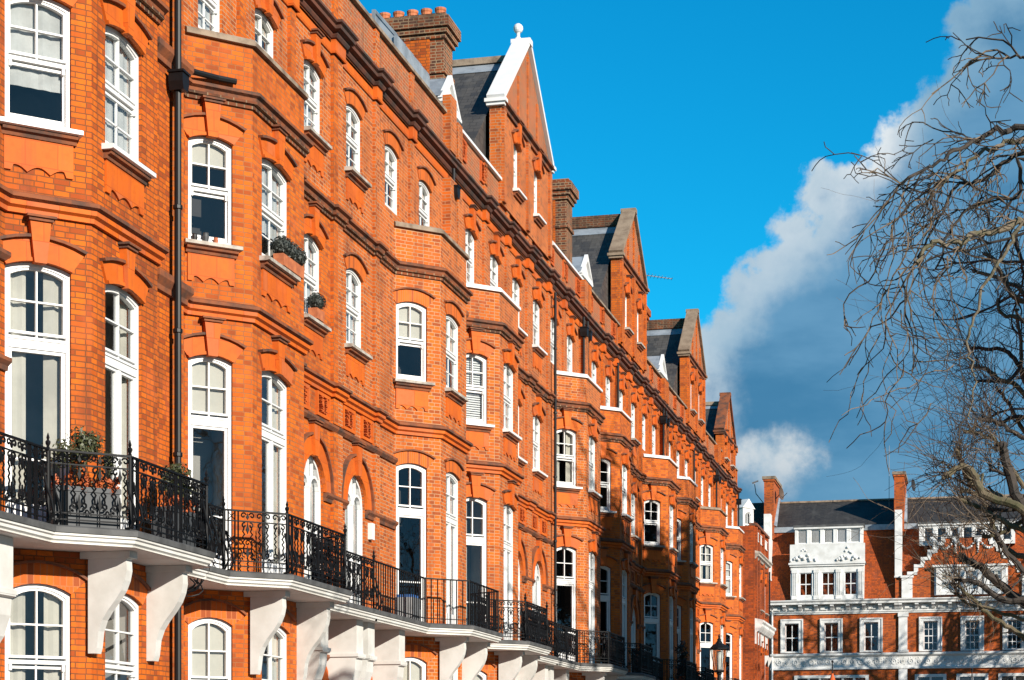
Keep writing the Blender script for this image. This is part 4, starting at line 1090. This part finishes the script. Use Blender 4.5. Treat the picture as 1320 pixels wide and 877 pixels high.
            p, q = sorted((M_(a - .22), M_(a + .57))); cp.box(Fg, p, q, -.24, .2, 11.755, 11.9)
            cp.build('stepped_coping', None, go)
        sg_ = MB().use('white_far'); top = zz + N * sh - .35
        for i in range(4):
            u = c - 2.0 + i * 1.33
            sg_.box(Fg, u - .22, u + .22, 0, .1, top - .22, top); sg_.blob(Fg.p(u, .04, top - .3), .14, n=4)
            for q in range(5): sg_.blob(Fg.p(u, .03, top - .42 - q * .14), .095 - .008 * q, n=4)
            if i < 3:
                for q in range(9):
                    t = q / 8; sg_.blob(Fg.p(u + .15 + t * 1.03, .03, top - .32 - .42 * math.sin(t * math.pi)), .085, n=4)
        sg_.build('swag', None, go)
        # three-light white window and its frame
        sr = MB().use('white_far')
        sr.prism(Fg, [(ww[0][0] - .38, wz[0] - .22), (ww[2][1] + .38, wz[0] - .22), (ww[2][1] + .38, wz[1] + .3), (ww[0][0] - .38, wz[1] + .3)], 0, .03)
        sr.build('window_panel', None, go)
        Fw = Fr(0, FS + .08, 1, 0)
        for i, (p, q) in enumerate(ww):
            w = window(root, Fw, p, q, wz[0], wz[1], 0, kind='sash1', dress=None, sill=None, apron=False, rd=-.15, ws=.05, light=True, cover=('blind', None, 'blind25')[i], full=False)
            s = MB().use('white_far'); s.ring(Fw, outline(p - .26, q + .26, wz[0] - .2, wz[1] + .2, 0), outline(p, q, wz[0], wz[1], 0), -.04, .22); s.build('surround', None, w)
        sr = MB().use('white_far'); sr.box(Fg, ww[0][0] - .5, ww[2][1] + .5, .03, .36, wz[1] + .21, wz[1] + .33); sr.build('window_hood', None, go)
        wins = [(x0 + 1.55 + i * .78, x0 + 2.08 + i * .78) for i in range(7)]
        white_dormer(x0 + 1.25, x0 + 7.0, 13.75, 15.1, -.35, wins, 'plain', wz=(13.98, 14.85))
    # lower floor windows just under the frieze
    for c in ([(x0 + 4.0)] if kind == 'L' else cols):
        hw = 2.1 if kind == 'L' else .75; nl = 6 if kind == 'L' else 2
        s = MB().use('white_far'); s.ring(F, outline(c - hw - .2, c + hw + .2, 3.5, 5.78, 0), outline(c - hw, c + hw, 3.6, 5.6, 0), 0, .1)
        for i in range(1, nl): s.box(F, c - hw + 2 * hw * i / nl - .07, c - hw + 2 * hw * i / nl + .07, 0, .06, 3.6, 5.6)
        wo = s.build('window', None, root)
        g = MB().use('glass'); g.face([F.p(c - hw, .03, 3.6), F.p(c + hw, .03, 3.6), F.p(c + hw, .03, 5.6), F.p(c - hw, .03, 5.6)]); g.build('pane', None, wo)
        g = MB().use('room_dark'); g.face([F.p(c - hw, .008, 3.6), F.p(c + hw, .008, 3.6), F.p(c + hw, .008, 5.6), F.p(c - hw, .008, 5.6)]); g.build('room_recess', None, wo)
    # party wall: white capped upstand with a brick chimney
    m = MB().use('white_far'); u0, u1 = x0 - .22, x0 + .2
    m.prism(Fr(0, FS, 1, 0), [(u0, 11.9), (u1, 11.9), (u1, 16.0), (u0, 16.0)], -1.7, -.1, True)
    m.box(F, u0 - .03, u1 + .03, -1.7, -.05, 11.8, 11.9)
    m.use('brick_far'); m.box(F, u0 + .02, u1 - .02, -1.6, -.12, 10.5, 11.8)
    m.build('party_wall', None, root)
    m = MB().use('brick_far'); m.box(F, x0 - .3, x0 + .3, -5.2, -1.0, 14.5, 18.2); m.box(F, x0 - .36, x0 + .36, -5.26, -.94, 18.2, 18.32)
    m.use('coping_brown'); m.box(F, x0 - .42, x0 + .42, -5.3, -.9, 18.32, 18.5)
    m.use('lead'); m.face([F.p(x0 + .305, -1.2, 15.42), F.p(x0 + .5, -1.2, 15.32), F.p(x0 + .4, -4.2, 17.5), F.p(x0 + .305, -4.2, 17.6)])
    m.build('chimney', None, root)
    if kind == 'R':
        m = MB().use('white_far'); m.box(F, x0 + .02, x0 + .55, .0, .14, 7.17, 9.58); m.box(F, x0 - .02, x0 + .62, .0, .2, 9.35, 9.585); m.box(F, x0 - .02, x0 + .62, 0, .2, 7.165, 7.3)
        m.box(F, x0 + .02, x0 + .55, .0, .16, -EYE, 6.1); m.build('pilaster', None, root)
    else:
        m = MB().use('white_far'); m.tube([F.p(x0 + .33, .12, 1), F.p(x0 + .33, .12, 9.9)], .06, .06, 8); m.build('drainpipe', None, root)
    return root
XP = 7.15
far_house(-.95, XP, 'far red brick house with white barred attic windows over a carved white panel', 'L')
far_house(XP, 15.4, 'far red brick house with a white stepped gable and plaster swags, behind the bare branches', 'R')

def slate_house():
    x0, x1 = -9, -1.2
    root = empty('slate_roofed_house', (-5, FS, 0), 'dark slate roofed building with a white dormer, glimpsed behind the end of the terrace', 'building')
    F = FF; m = MB().use('brick_far'); m.face([F.p(x0, .0, -EYE), F.p(x1, .0, -EYE), F.p(x1, .0, 10.4), F.p(x0, 0, 10.4)])
    m.face([F.p(x0, 0, -EYE), F.p(x0, -10, -EYE), F.p(x0, -10, 10.4), F.p(x0, 0, 10.4)]); m.build('wall', None, root)
    m = MB().use('white_far'); m.sweep([(x0, FS), (x1, FS)], [(0, 9.6), (.1, 9.65), (.1, 10.1), (.5, 10.2), (.5, 10.45), (0, 10.5)]); m.build('cornice', None, root)
    m = MB().use('slate_black'); m.face([F.p(x0, 0, 10.45), F.p(x1, 0, 10.45), F.p(x1, -.9, 15.0), F.p(x0, -.9, 15.0)])
    m.use('lead'); m.box(F, x0, x1, -1.0, -.8, 15.0, 15.35)
    m.use('tile_brown'); m.face([F.p(x0, -.95, 15.35), F.p(x1, -.95, 15.35), F.p(x1, -3.6, 17.2), F.p(x0, -3.6, 17.2)])
    m.use('slate_black'); m.face([F.p(x0, -3.6, 17.2), F.p(x1, -3.6, 17.2), F.p(x1, -9, 14), F.p(x0, -9, 14)])
    m.build('roof', None, root)
    Fd = Fr(-3.3, 0, 0, 1)      # dormer looks out along +X at the side street
    m = MB().use('white_far'); Fd = Fr(-2.35, FS - 1.0, .5, .86)
    wall(m, Fd, 0, 1.1, 14.2, 16.3, [(.25, .85, [(14.5, 16.1, .25)])], rd=.1)
    m.prism(Fd, [(-.1, 16.3), (1.2, 16.3), (.55, 16.9)], -1.5, .06, True)
    for u in (0, 1.1): m.face([Fd.p(u, 0, 14.2), Fd.p(u, -1.5, 14.2), Fd.p(u, -1.5, 16.3), Fd.p(u, 0, 16.3)])
    m.build('dormer', None, root); window(root, Fd, .25, .85, 14.5, 16.1, .25, kind='four', dress=None, sill=None, apron=False, rd=.1, light=True)
slate_house()

def dish(x, y, h, r, m_, label):
    root = empty('satellite_dish', (x, y, h + EYE), label, 'satellite dish', 'dishes on far chimneys')
    m = MB().use(m_); n = 14; rows = []
    ax = Vector((.96, -.27, .08)).normalized(); a = ax.orthogonal().normalized(); b = ax.cross(a); c = Vector((x, y, h + EYE))
    for i in range(5):
        t = i / 4; rows.append([c + ax * (.12 * t * t) + (a * math.cos(2 * math.pi * k / n) + b * math.sin(2 * math.pi * k / n)) * r * t for k in range(n)])
    for i in range(4):
        for k in range(n): m.face([rows[i][k], rows[i][(k + 1) % n], rows[i + 1][(k + 1) % n], rows[i + 1][k]])
    for k in range(n): m.face([rows[4][k], rows[4][(k + 1) % n], rows[4][(k + 1) % n] - ax * .03, rows[4][k] - ax * .03])
    m.build('reflector', None, root)
    m = MB().use('aerial_metal'); m.tube([c - ax * .3 - Vector((0, 0, .3)), c], .03, .03, 5); m.tube([c - b * r * .9, c + ax * .5], .02, .02, 4); m.build('mount_arm', None, root)
dish(-.35, FS + 2.0, 17.5, .40, 'dish_brown', 'brown satellite dish seen nearly edge-on beside the left far chimney')
dish(XP + .75, FS + 2.0, 17.75, .38, 'dish_black', 'black satellite dish on the right side of the middle far chimney')

def aerial(base, H, label, elems, boom_dir, boom_h, stick=None, el=.5):
    base = Vector(base); root = empty('tv_aerial', base, label, 'aerial', 'aerials on the roofs')
    m = MB().use('aerial_metal'); m.tube([base, base + Vector((0, 0, H))], .018, .018, 5); m.build('mast', None, root)
    m = MB().use('aerial_metal'); d = Vector(boom_dir).normalized(); side = d.cross(Vector((0, 0, 1))).normalized(); p0 = base + Vector((0, 0, boom_h)) - d * .3
    L = .13 * elems; m.tube([p0, p0 + d * (L + .3)], .018, .018, 4)
    for i in range(elems + 1):
        p = p0 + d * (.3 + L * i / elems); e = el * (1 - .45 * i / elems)
        m.tube([p - side * e * .5 - Vector((0, 0, .0)), p + side * e * .5], .010, .010, 3)
    for zz in (-.22, .22): m.tube([p0 - side * .32 + Vector((0, 0, zz)), p0 + side * .32 + Vector((0, 0, zz))], .010, .010, 3)
    m.build('antenna', None, root)
aerial((-.1, 69.9, 16.6 + EYE), 1.9, 'thin many-armed TV aerial right of the brown stone gable, against blue sky', 8, (.95, .3, -.12), 1.75, el=.7)
aerial((XP - .65, FS + 2, 16.4 + EYE), 3.9, 'tall TV aerial mast left of the middle far chimney', 10, (1, -.1, -.05), 3.5)
def bent_pole():
    m = MB().use('aerial_metal'); y = FS + 2.2
    m.tube([(-1.05, y, 16.5 + EYE), (-1.9, y, 17.6 + EYE), (-2.0, y, 18.3 + EYE)], .03, .03, 5); m.tube([(-2.15, y, 18.28 + EYE), (-1.75, y, 18.42 + EYE)], .06, .05, 5)
    put(m.build('bent_aerial_pole', None, None), 'small bent aerial pole left of the left far chimney', 'aerial', 'aerials on the roofs')
bent_pole()

# ------------------------------------------------------------------ ground
def ground():
    def sheet(name, x0, x1, y0, y1, z, m):
        b = MB(); b.face([(x0, y0, z), (x1, y0, z), (x1, y1, z), (x0, y1, z)]); put(b.build(name, m), kind='structure')
    sheet('ground', -600, 600, -300, 1200, -.02, 'lawn')
    sheet('road', 4.8, 11.2, -60, 112, .0, 'asphalt'); sheet('cross_road', -60, 60, 108, 116, .004, 'asphalt')
    b = MB().use('pavement')
    for x0, x1, y0, y1 in ((0.0, 4.65, -60, 107.8), (11.35, 14.6, -60, 107.8), (-60, 60, 116.15, 120.0)): b.face([(x0, y0, .12), (x1, y0, .12), (x1, y1, .12), (x0, y1, .12)])
    put(b.build('pavement', None), kind='structure')
    b = MB().use('kerb'); F = FRONT
    for x0, x1 in ((4.65, 4.8), (11.2, 11.35)):
        b.face([(x0, -60, .125), (x1, -60, .125), (x1, 107.8, .125), (x0, 107.8, .125)])
        for x in (x0, x1): b.face([(x, -60, 0), (x, 107.8, 0), (x, 107.8, .125), (x, -60, .125)])
    b.face([(-60, 116, .125), (60, 116, .125), (60, 116.15, .125), (-60, 116.15, .125)]); b.face([(-60, 116, 0), (60, 116, 0), (60, 116, .125), (-60, 116, .125)])
    put(b.build('kerb', None), kind='structure')
    b = MB().use('marking')
    for i in range(24): b.face([(7.95, -30 + i * 6, .006), (8.05, -30 + i * 6, .006), (8.05, -27 + i * 6, .006), (7.95, -27 + i * 6, .006)])
    put(b.build('road_marking', None), kind='structure')
ground()

# ------------------------------------------------------------------ street lamp
def px(x, y, s):
    """point at street distance s seen at pixel (x,y) of the photograph: used to measure real positions"""
    u = (x - 660) / 2450; c, n = math.cos(YAW), math.sin(YAW)
    dx = s * (u * c - n) / (c + u * n); z = -dx * n + s * c
    return Vector((dx + 12, s, (990 - y) / 2450 * z + EYE))
def street_lamp():
    p = px(927, 866, 46); x, y, zt = p
    root = empty('street_lamp', (x, y, .12), 'black street lamp with a tapering clear glass lantern in front of the far terrace', 'street lamp')
    b = Vector((x, y, .12))
    m = MB().use('iron_black'); m.lathe(b, [(.20, 0), (.20, .25), (.14, .32), (.12, .9), (.075, 1.0), (.06, 2.2), (.075, 2.24), (.05, 2.3), (.045, zt - .2), (.07, zt - .17), (.05, zt - .12)], 14); m.build('post', None, root)
    m = MB().use('iron_black'); q = Vector((x, y, zt))
    m.lathe(q + Vector((0, 0, -.02)), [(.10, 0), (.125, .02), (.125, .05), (.09, .06)], 12)
    for k in range(6):
        an = k * math.pi / 3; e = Vector((math.cos(an), math.sin(an), 0)); m.tube([q + e * .115 + Vector((0, 0, .04)), q + e * .205 + Vector((0, 0, .54))], .010, .010, 4)
    m.lathe(q, [(.20, .53), (.235, .54), (.235, .57), (.20, .60), (.16, .65), (.09, .68), (.07, .72), (.045, .75), (.05, .78), (.02, .82), (.03, .85), (.004, .92)], 12)
    m.build('lantern_frame', None, root)
    m = MB().use('lamp_glass'); m.lathe(q, [(.11, .04), (.2, .53)], 6); m.build('lantern_glass', None, root)
    m = MB().use('lamp_white'); m.lathe(q, [(.04, .05), (.05, .2), (.055, .34), (.05, .42), (.06, .5)], 10); m.build('burner', None, root)
street_lamp()

def pennant(x, y, s, label):
    p = px(x, y, s); root = empty('furled_flag', (p.x, p.y, .12), label, 'flag', 'furled orange flags')
    m = MB().use('iron_black'); m.tube([(p.x, p.y, .12), (p.x, p.y, p.z)], .045, .03, 8); m.blob(p, .07, n=5); m.build('pole', None, root)
    m = MB().use('orange_cloth'); m.lathe((p.x, p.y, p.z - 2.9), [(.10, 0), (.26, .3), (.24, 1.0), (.16, 1.9), (.05, 2.25)], 9); m.build('cloth', None, root)
pennant(1073, 853, 104, 'furled orange flag on a dark pole before the white barred attic house')
pennant(1253, 863, 104, 'furled orange flag on a dark pole, under the bare branches at the right')

def iron_fence():
    root = empty('iron_fence', (1.6, 100, 0), 'black spiked railings on the corner wing balcony at the end of the terrace', 'railing')
    m = MB().use('iron_black')
    F = Fr(1.75, 97, 0, 1); h0 = 2.9
    m.box(F, 0, 5.6, -.6, .05, h0 - .18, h0)
    for i in range(38):
        u = i * .148; m.tube([F.p(u, 0, h0), F.p(u, 0, h0 + 1.0)], .016, .004, 4)
    m.box(F, 0, 5.6, -.015, .015, h0 + .86, h0 + .89); m.build('bars', None, root)
iron_fence()

# ------------------------------------------------------------------ trees
def wander(rg, p, d, L, n, jit, droop):
    pts = [p.copy()]; st = L / n
    for i in range(n):
        d = (d + Vector((rg.gauss(0, jit), rg.gauss(0, jit), rg.gauss(0, jit) - droop))).normalized(); p = p + d * st; pts.append(p.copy())
    return pts, d
def twig(mb, rg, p, d, L, r, depth, jit, droop, kids, sides=3):
    n = max(3, int(L / .16)) if L < 2 else 9
    pts, dd = wander(rg, p, d, L, n, jit, droop); mb.tube(pts, r, max(.0035, r * .45), sides, False)
    if depth <= 0: return
    for _ in range(kids):
        i = rg.randint(1, len(pts) - 1); q = pts[i]; t = (pts[i] - pts[i - 1]).normalized()
        nd = (t + Vector((rg.gauss(0, .55), rg.gauss(0, .55), rg.gauss(0, .55) - droop))).normalized()
        twig(mb, rg, q, nd, L * rg.uniform(.4, .72), max(.004, r * .58), depth - 1, jit, droop, kids, sides)
def smooth_path(pts, n=4):
    out = []
    for i in range(len(pts) - 1):
        p0, p1, p2, p3 = pts[max(0, i - 1)], pts[i], pts[i + 1], pts[min(len(pts) - 1, i + 2)]
        for k in range(n):
            t = k / n; out.append(.5 * ((2 * p1) + (p2 - p0) * t + (2 * p0 - 5 * p1 + 4 * p2 - p3) * t * t + (3 * p1 - p0 - 3 * p2 + p3) * t ** 3))
    return out + [pts[-1]]

def crook(mb, rg, p, d, L, r, depth, droop, kids):
    """a crooked shoot: short straight runs with abrupt bends, side shoots at the bends"""
    n = max(3, int(L / .13)); st = L / n; pts = [p.copy()]; side = rg.choice((-1, 1))
    for i in range(n):
        k = Vector((rg.gauss(0, .30), rg.gauss(0, .30), rg.gauss(0, .26) - droop)) + Vector((side * .16, 0, 0)); side = -side
        d = (d + k).normalized(); p = p + d * st; pts.append(p.copy())
    mb.tube(pts, r, max(.0055, r * .55), 4, False)
    if depth <= 0: return
    for _ in range(kids):
        i = rg.randint(1, n); t = (pts[i] - pts[i - 1]).normalized()
        nd = (t * .7 + Vector((rg.gauss(0, .55), rg.gauss(0, .5), rg.gauss(0, .5) - droop))).normalized()
        crook(mb, rg, pts[i], nd, L * rg.uniform(.3, .65), max(.006, r * .72), depth - 1, droop, max(1, kids - 1))
def weeping_tree():
    rg = random.Random(21); S = 24
    base = Vector((15.2, S, 0))
    root = empty('bare_tree', base, 'bare tree with drooping crooked twigs hanging into the sky from the upper right', 'tree', 'bare trees along the garden side')
    t = MB().use('bark_dark'); top = Vector((14.6, S, 9.2))
    t.tube(smooth_path([base, base + Vector((.1, .1, 2.5)), base + Vector((-.2, 0, 5)), top]), .22, .12, 10); t.build('trunk', None, root)
    c = MB().use('bark_limb'); dk = MB().use('bark_dark')
    L = lambda *q: [px(x, y, S + ds) for x, y, ds in q]
    limbs = [ (c, L((1500, 330, 0), (1380, 285, .3), (1320, 285, .2), (1290, 296, .1), (1262, 300, 0), (1232, 314, -.2), (1198, 318, -.3), (1180, 340, -.4)), .060, .022, 5),
              (dk, L((1500, 250, 0), (1390, 175, 0), (1320, 168, .2), (1285, 168, .1), (1262, 178, 0), (1230, 196, -.3), (1195, 215, -.4), (1160, 238, -.5)), .05, .014, 13),
              (c, L((1450, 230, .5), (1380, 165, .6), (1320, 180, .6), (1285, 188, .5), (1262, 202, .4), (1232, 222, .3), (1205, 240, .3)), .045, .012, 11),
              (dk, L((1480, 140, 0), (1390, 100, 0), (1330, 82, 0), (1308, 74, 0), (1285, 66, 0)), .03, .010, 7),
              (dk, L((1500, 300, 1), (1380, 220, .9), (1320, 196, .8), (1290, 215, .8), (1262, 235, .8), (1232, 240, .8), (1205, 290, .7), (1185, 330, .6)), .04, .012, 12),
              (dk, L((1520, 320, .6), (1390, 260, .6), (1320, 205, .5), (1310, 250, .5), (1260, 262, .4), (1225, 300, .3), (1208, 345, .2)), .035, .012, 10),
              (c, L((1480, 330, -.6), (1360, 300, -.7), (1318, 290, -.7), (1298, 325, -.7), (1272, 360, -.7), (1258, 400, -.7), (1248, 440, -.7), (1254, 480, -.7), (1250, 540, -.7)), .030, .009, 5) ]
    c2 = MB().use('bark_pale'); d2 = MB().use('bark_dark')
    for mb, pts, r0, r1, kids in limbs:
        sp = smooth_path(pts, 5); sp = [q + Vector((rg.gauss(0, .015), rg.gauss(0, .015), rg.gauss(0, .02))) for q in sp]; mb.tube(sp, r0, r1, 7)
        n = len(sp); vis = [i for i in range(1, n) if sp[i].x < px(1335, 300, S).x]
        for _ in range(kids):
            i = rg.choice(vis); d = (sp[min(i + 1, n - 1)] - sp[i - 1]).normalized()
            nd = (d * .8 + Vector((rg.gauss(-.4, .4), rg.gauss(0, .5), rg.gauss(-.2, .4)))).normalized()
            crook(d2 if rg.random() < .5 else c2, rg, sp[i], nd, rg.uniform(.5, 1.0), rg.uniform(.009, .014), 2, .10, 3)
    # long pendulous shoots
    anchors = [(1165, 240), (1150, 250), (1180, 232), (1200, 225), (1150, 290), (1172, 345), (1160, 400), (1190, 320), (1145, 310), (1215, 265), (1225, 290), (1185, 340), (1165, 385), (1205, 330), (1178, 300), (1158, 350), (1222, 330), (1240, 300)]
    for x, y in anchors:
        p = px(x + rg.uniform(-8, 8), y, S + rg.uniform(-.6, .8))
        crook(d2 if rg.random() < .4 else c2, rg, p, Vector((rg.gauss(-.5, .3), rg.gauss(0, .3), -1)).normalized(), rg.uniform(1.0, 1.9), rg.uniform(.010, .015), 2, .085, 2)
    for x, y in ((1150, 250), (1135, 300), (1150, 320), (1165, 230), (1140, 370), (1175, 180)):
        p = px(x + 28, y, S + rg.uniform(-.5, .6)); crook(d2, rg, p, Vector((-1, rg.gauss(0, .3), -.15)).normalized(), rg.uniform(.45, .75), .010, 2, .03, 3)
    for x, y, L_ in ((1150, 440, 1.1), (1165, 470, 1.5), (1135, 430, 1.0), (1200, 520, .9), (1230, 470, 1.2)):
        p = px(x, y, S + rg.uniform(-.4, .5)); crook(c2, rg, p, Vector((-.5, 0, -1)).normalized(), L_, .010, 1, .05, 2)
    for nm, mb in (('limbs', c), ('limbs', dk), ('crown', c2), ('crown', d2)): mb.build(nm, None, root)
weeping_tree()

def pollard(name_label, S, trunk, limbs, seed, shoots=14, thin=1.0, shootlen=1.3, fat=.72):
    rg = random.Random(seed); base = Vector((trunk[0], S, 0))
    root = empty('pollarded_tree', base, name_label, 'tree', 'bare trees along the garden side')
    t = MB().use('bark_moss'); t.tube(smooth_path([base, base + Vector((.1, .1, 3)), Vector((trunk[0], S, trunk[1]))]), trunk[2], trunk[2] * .7, 12); t.build('trunk', None, root)
    a = MB().use('bark_moss'); b = MB().use('bark_dark'); pl = MB().use('bark_limb'); sh = MB().use('bark_pale'); sh2 = MB().use('bark_dark')
    for kind, r0, r1, pts in limbs:
        P_ = [px(x, y, S + ds) for x, y, ds in pts]; sp = smooth_path(P_, 5)
        sp = [q + Vector((rg.gauss(0, .012), rg.gauss(0, .012), rg.gauss(0, .012))) for q in sp]
        r0, r1 = r0 * fat, r1 * fat; mb = {'m': a, 'd': b, 'p': pl}[kind]; mb.tube(sp, r0, r1, 8)
        e = sp[-1]; mb.blob(e, r1 * 1.35, n=5)
        for _ in range(3): mb.blob(e + Vector((rg.gauss(0, r1), rg.gauss(0, r1), rg.gauss(0, r1))) * .8, r1 * rg.uniform(.6, .9), n=4)
        d = (sp[-1] - sp[-2]).normalized()
        for _ in range(shoots):
            q = rg.choice(sp[len(sp) * 2 // 3:]) ; nd = (d * .5 + Vector((rg.gauss(0, .6), rg.gauss(0, .6), rg.gauss(.45, .5)))).normalized()
            twig(sh if rg.random() < .6 else sh2, rg, q, nd, shootlen * rg.uniform(.5, 1.2), rg.uniform(.005, .009) * thin, 1, .13, -.03, 2)
        for i in range(2, len(sp) - 2, 4):          # knuckles and short stubs
            if rg.random() < .5:
                nd = Vector((rg.gauss(-.3, .6), rg.gauss(0, .6), rg.gauss(.2, .6))).normalized(); q, _ = wander(rg, sp[i], nd, rg.uniform(.15, .5), 3, .15, 0)
                mb.tube(q, r1 * .55, r1 * .4, 6); mb.blob(q[-1], r1 * .6, n=4)
        for _ in range(5):
            i = rg.randint(len(sp) // 3, len(sp) - 1); crook(sh2 if rg.random() < .6 else sh, rg, sp[i], Vector((rg.gauss(-.2, .7), rg.gauss(0, .6), rg.gauss(.2, .7))).normalized(), shootlen * rg.uniform(.3, .6), .009 * thin, 1, 0, 3)
    for nm, mb in (('limbs', a), ('limbs', b), ('limbs', pl), ('crown', sh), ('crown', sh2)):
        if mb.v: mb.build(nm, None, root)

pollard('pollarded tree with thick mossy knuckled limbs filling the lower right corner', 34, (14.9, 6.0, .32), [
    ('d', .16, .09, [(1420, 860, 0), (1340, 720, 0), (1322, 665, 0), (1303, 618, 0), (1294, 583, 0), (1291, 575, 0)]),
    ('m', .10, .06, [(1400, 720, .5), (1330, 662, .4), (1290, 642, .3), (1258, 629, .2), (1240, 600, .1), (1234, 580, .1)]),
    ('m', .11, .07, [(1420, 740, -.4), (1325, 660, -.4), (1268, 637, -.4), (1256, 612, -.4), (1240, 602, -.4), (1219, 613, -.5)]),
    ('p', .055, .04, [(1243, 600, .2), (1230, 606, .1), (1217, 615, 0)]),
    ('d', .055, .035, [(1310, 630, 0), (1297, 612, 0), (1277, 606, 0)]),
    ('d', .06, .04, [(1325, 655, .3), (1300, 656, .3), (1275, 658, .3)]),
    ('m', .07, .045, [(1330, 690, -.2), (1285, 668, -.2), (1262, 655, -.2), (1238, 643, -.3)]),
    ('d', .13, .075, [(1420, 850, .6), (1330, 785, .5), (1298, 762, .4), (1270, 735, .3), (1245, 722, .2), (1242, 719, .2)]),
    ('d', .10, .05, [(1400, 790, -.5), (1325, 775, -.5), (1290, 772, -.5), (1262, 752, -.5), (1232, 747, -.5)]),
    ('m', .075, .035, [(1390, 900, .2), (1318, 822, .2), (1285, 800, .2), (1262, 780, .1), (1235, 755, 0)]),
    ('m', .08, .05, [(1400, 700, .9), (1330, 720, .9), (1290, 700, .9), (1275, 660, .9), (1262, 640, .9), (1240, 632, .9)]),
    ('d', .075, .05, [(1330, 745, -.3), (1300, 715, -.3), (1285, 690, -.3), (1278, 683, -.3)]),
    ('m', .07, .045, [(1400, 680, .2), (1330, 668, .2), (1290, 688, .2), (1268, 692, .2)]),
    ('m', .06, .04, [(1330, 640, 1.2), (1300, 600, 1.2), (1285, 570, 1.2), (1268, 562, 1.2), (1246, 556, 1.2)]),
    ('d', .06, .04, [(1340, 570, .6), (1310, 560, .6), (1285, 545, .6), (1262, 540, .6)]),
    ('m', .05, .03, [(1400, 850, -.2), (1320, 800, -.2), (1290, 790, -.2), (1250, 778, -.2), (1235, 768, -.2)]),
], 5, shoots=16)
pollard('slender bare tree with pale upright shoots behind the drooping twigs', 50, (15.6, 11.0, .22), [
    ('m', .12, .06, [(1420, 640, 0), (1340, 420, 0), (1305, 380, 0), (1280, 335, 0), (1272, 328, 0)]),
    ('p', .10, .05, [(1420, 640, .5), (1330, 400, .5), (1300, 365, .4), (1265, 352, .4), (1255, 350, .4)]),
    ('m', .09, .05, [(1400, 520, 0), (1325, 420, 0), (1292, 405, 0), (1286, 385, 0)]),
    ('d', .10, .05, [(1400, 620, .6), (1325, 490, .5), (1300, 455, .5), (1265, 450, .5), (1254, 448, .5)]),
    ('m', .10, .05, [(1400, 640, -.5), (1322, 510, -.5), (1290, 490, -.5), (1268, 475, -.5), (1252, 473, -.5)]),
    ('d', .09, .05, [(1400, 560, -.5), (1325, 480, -.5), (1300, 490, -.5), (1262, 492, -.5)]),
    ('m', .09, .05, [(1400, 640, .9), (1325, 560, .8), (1300, 520, .8), (1284, 500, .8)]),
    ('p', .09, .05, [(1400, 560, .9), (1325, 500, .8), (1316, 440, .8), (1310, 400, .8)]),
    ('d', .09, .05, [(1400, 600, .3), (1325, 540, .3), (1290, 545, .3), (1276, 540, .3)]),
], 8, shoots=19, thin=1.15, shootlen=2.8)

def garden_tree(x, y, H, label, seed, dense):
    rg = random.Random(seed); base = Vector((x, y, 0)); root = empty('garden_tree', base, label, 'tree', 'garden trees beyond the right edge')
    t = MB().use('bark_dark'); t.tube(smooth_path([base, base + Vector((.1, 0, H * .35)), base + Vector((-.1, .1, H * .75))]), .38, .14, 10); t.build('trunk', None, root)
    c = MB().use('bark_dark')
    for i in range(18):
        p = base + Vector((0, 0, H * rg.uniform(.3, .72))); d = Vector((rg.gauss(0, 1), rg.gauss(0, 1), rg.uniform(.2, 1))).normalized()
        twig(c, rg, p, d, H * rg.uniform(.22, .4), .13, 3, .16, -.02, 4, 4)
    c.build('limbs', None, root)
    if dense:  # added evergreen crowns, out of view, shaped to shade the lower terrace
        f = MB().use('leaf_dark')
        for i in range(300):
            v = Vector((rg.gauss(0, 1), rg.gauss(0, 1), rg.gauss(0, 1))).normalized() * rg.random() ** .4
            q = base + Vector((v.x * 3.6, v.y * 4.4, H * .6 + v.z * H * .36)); f.leafball(q, rg.uniform(.8, 1.4), 60, .36, rg, .2)
        f.build('crown', None, root)
garden_tree(20.0, 46.2, 19.8, 'dense unseen evergreen added beyond the right edge to shade the terrace, lowest of three', 11, True)
garden_tree(20.0, 54.0, 20.3, 'dense unseen evergreen added beyond the right edge to shade the terrace, middle of three', 12, True)
garden_tree(20.5, 61.5, 21.8, 'dense unseen evergreen added beyond the right edge to shade the terrace, tallest of three', 16, True)
garden_tree(21.0, 71, 15.0, 'bare garden tree beyond the right edge after the evergreens', 13, False)
garden_tree(20.8, 85, 17.0, 'bare garden tree beyond the right edge, opposite the end of the terrace', 14, False)
garden_tree(21.0, 110, 19.0, 'bare garden tree at the far street corner, nearer the road', 15, False)
garden_tree(26.0, 106, 21.0, 'bare garden tree at the far street corner, deeper in the garden', 17, False)
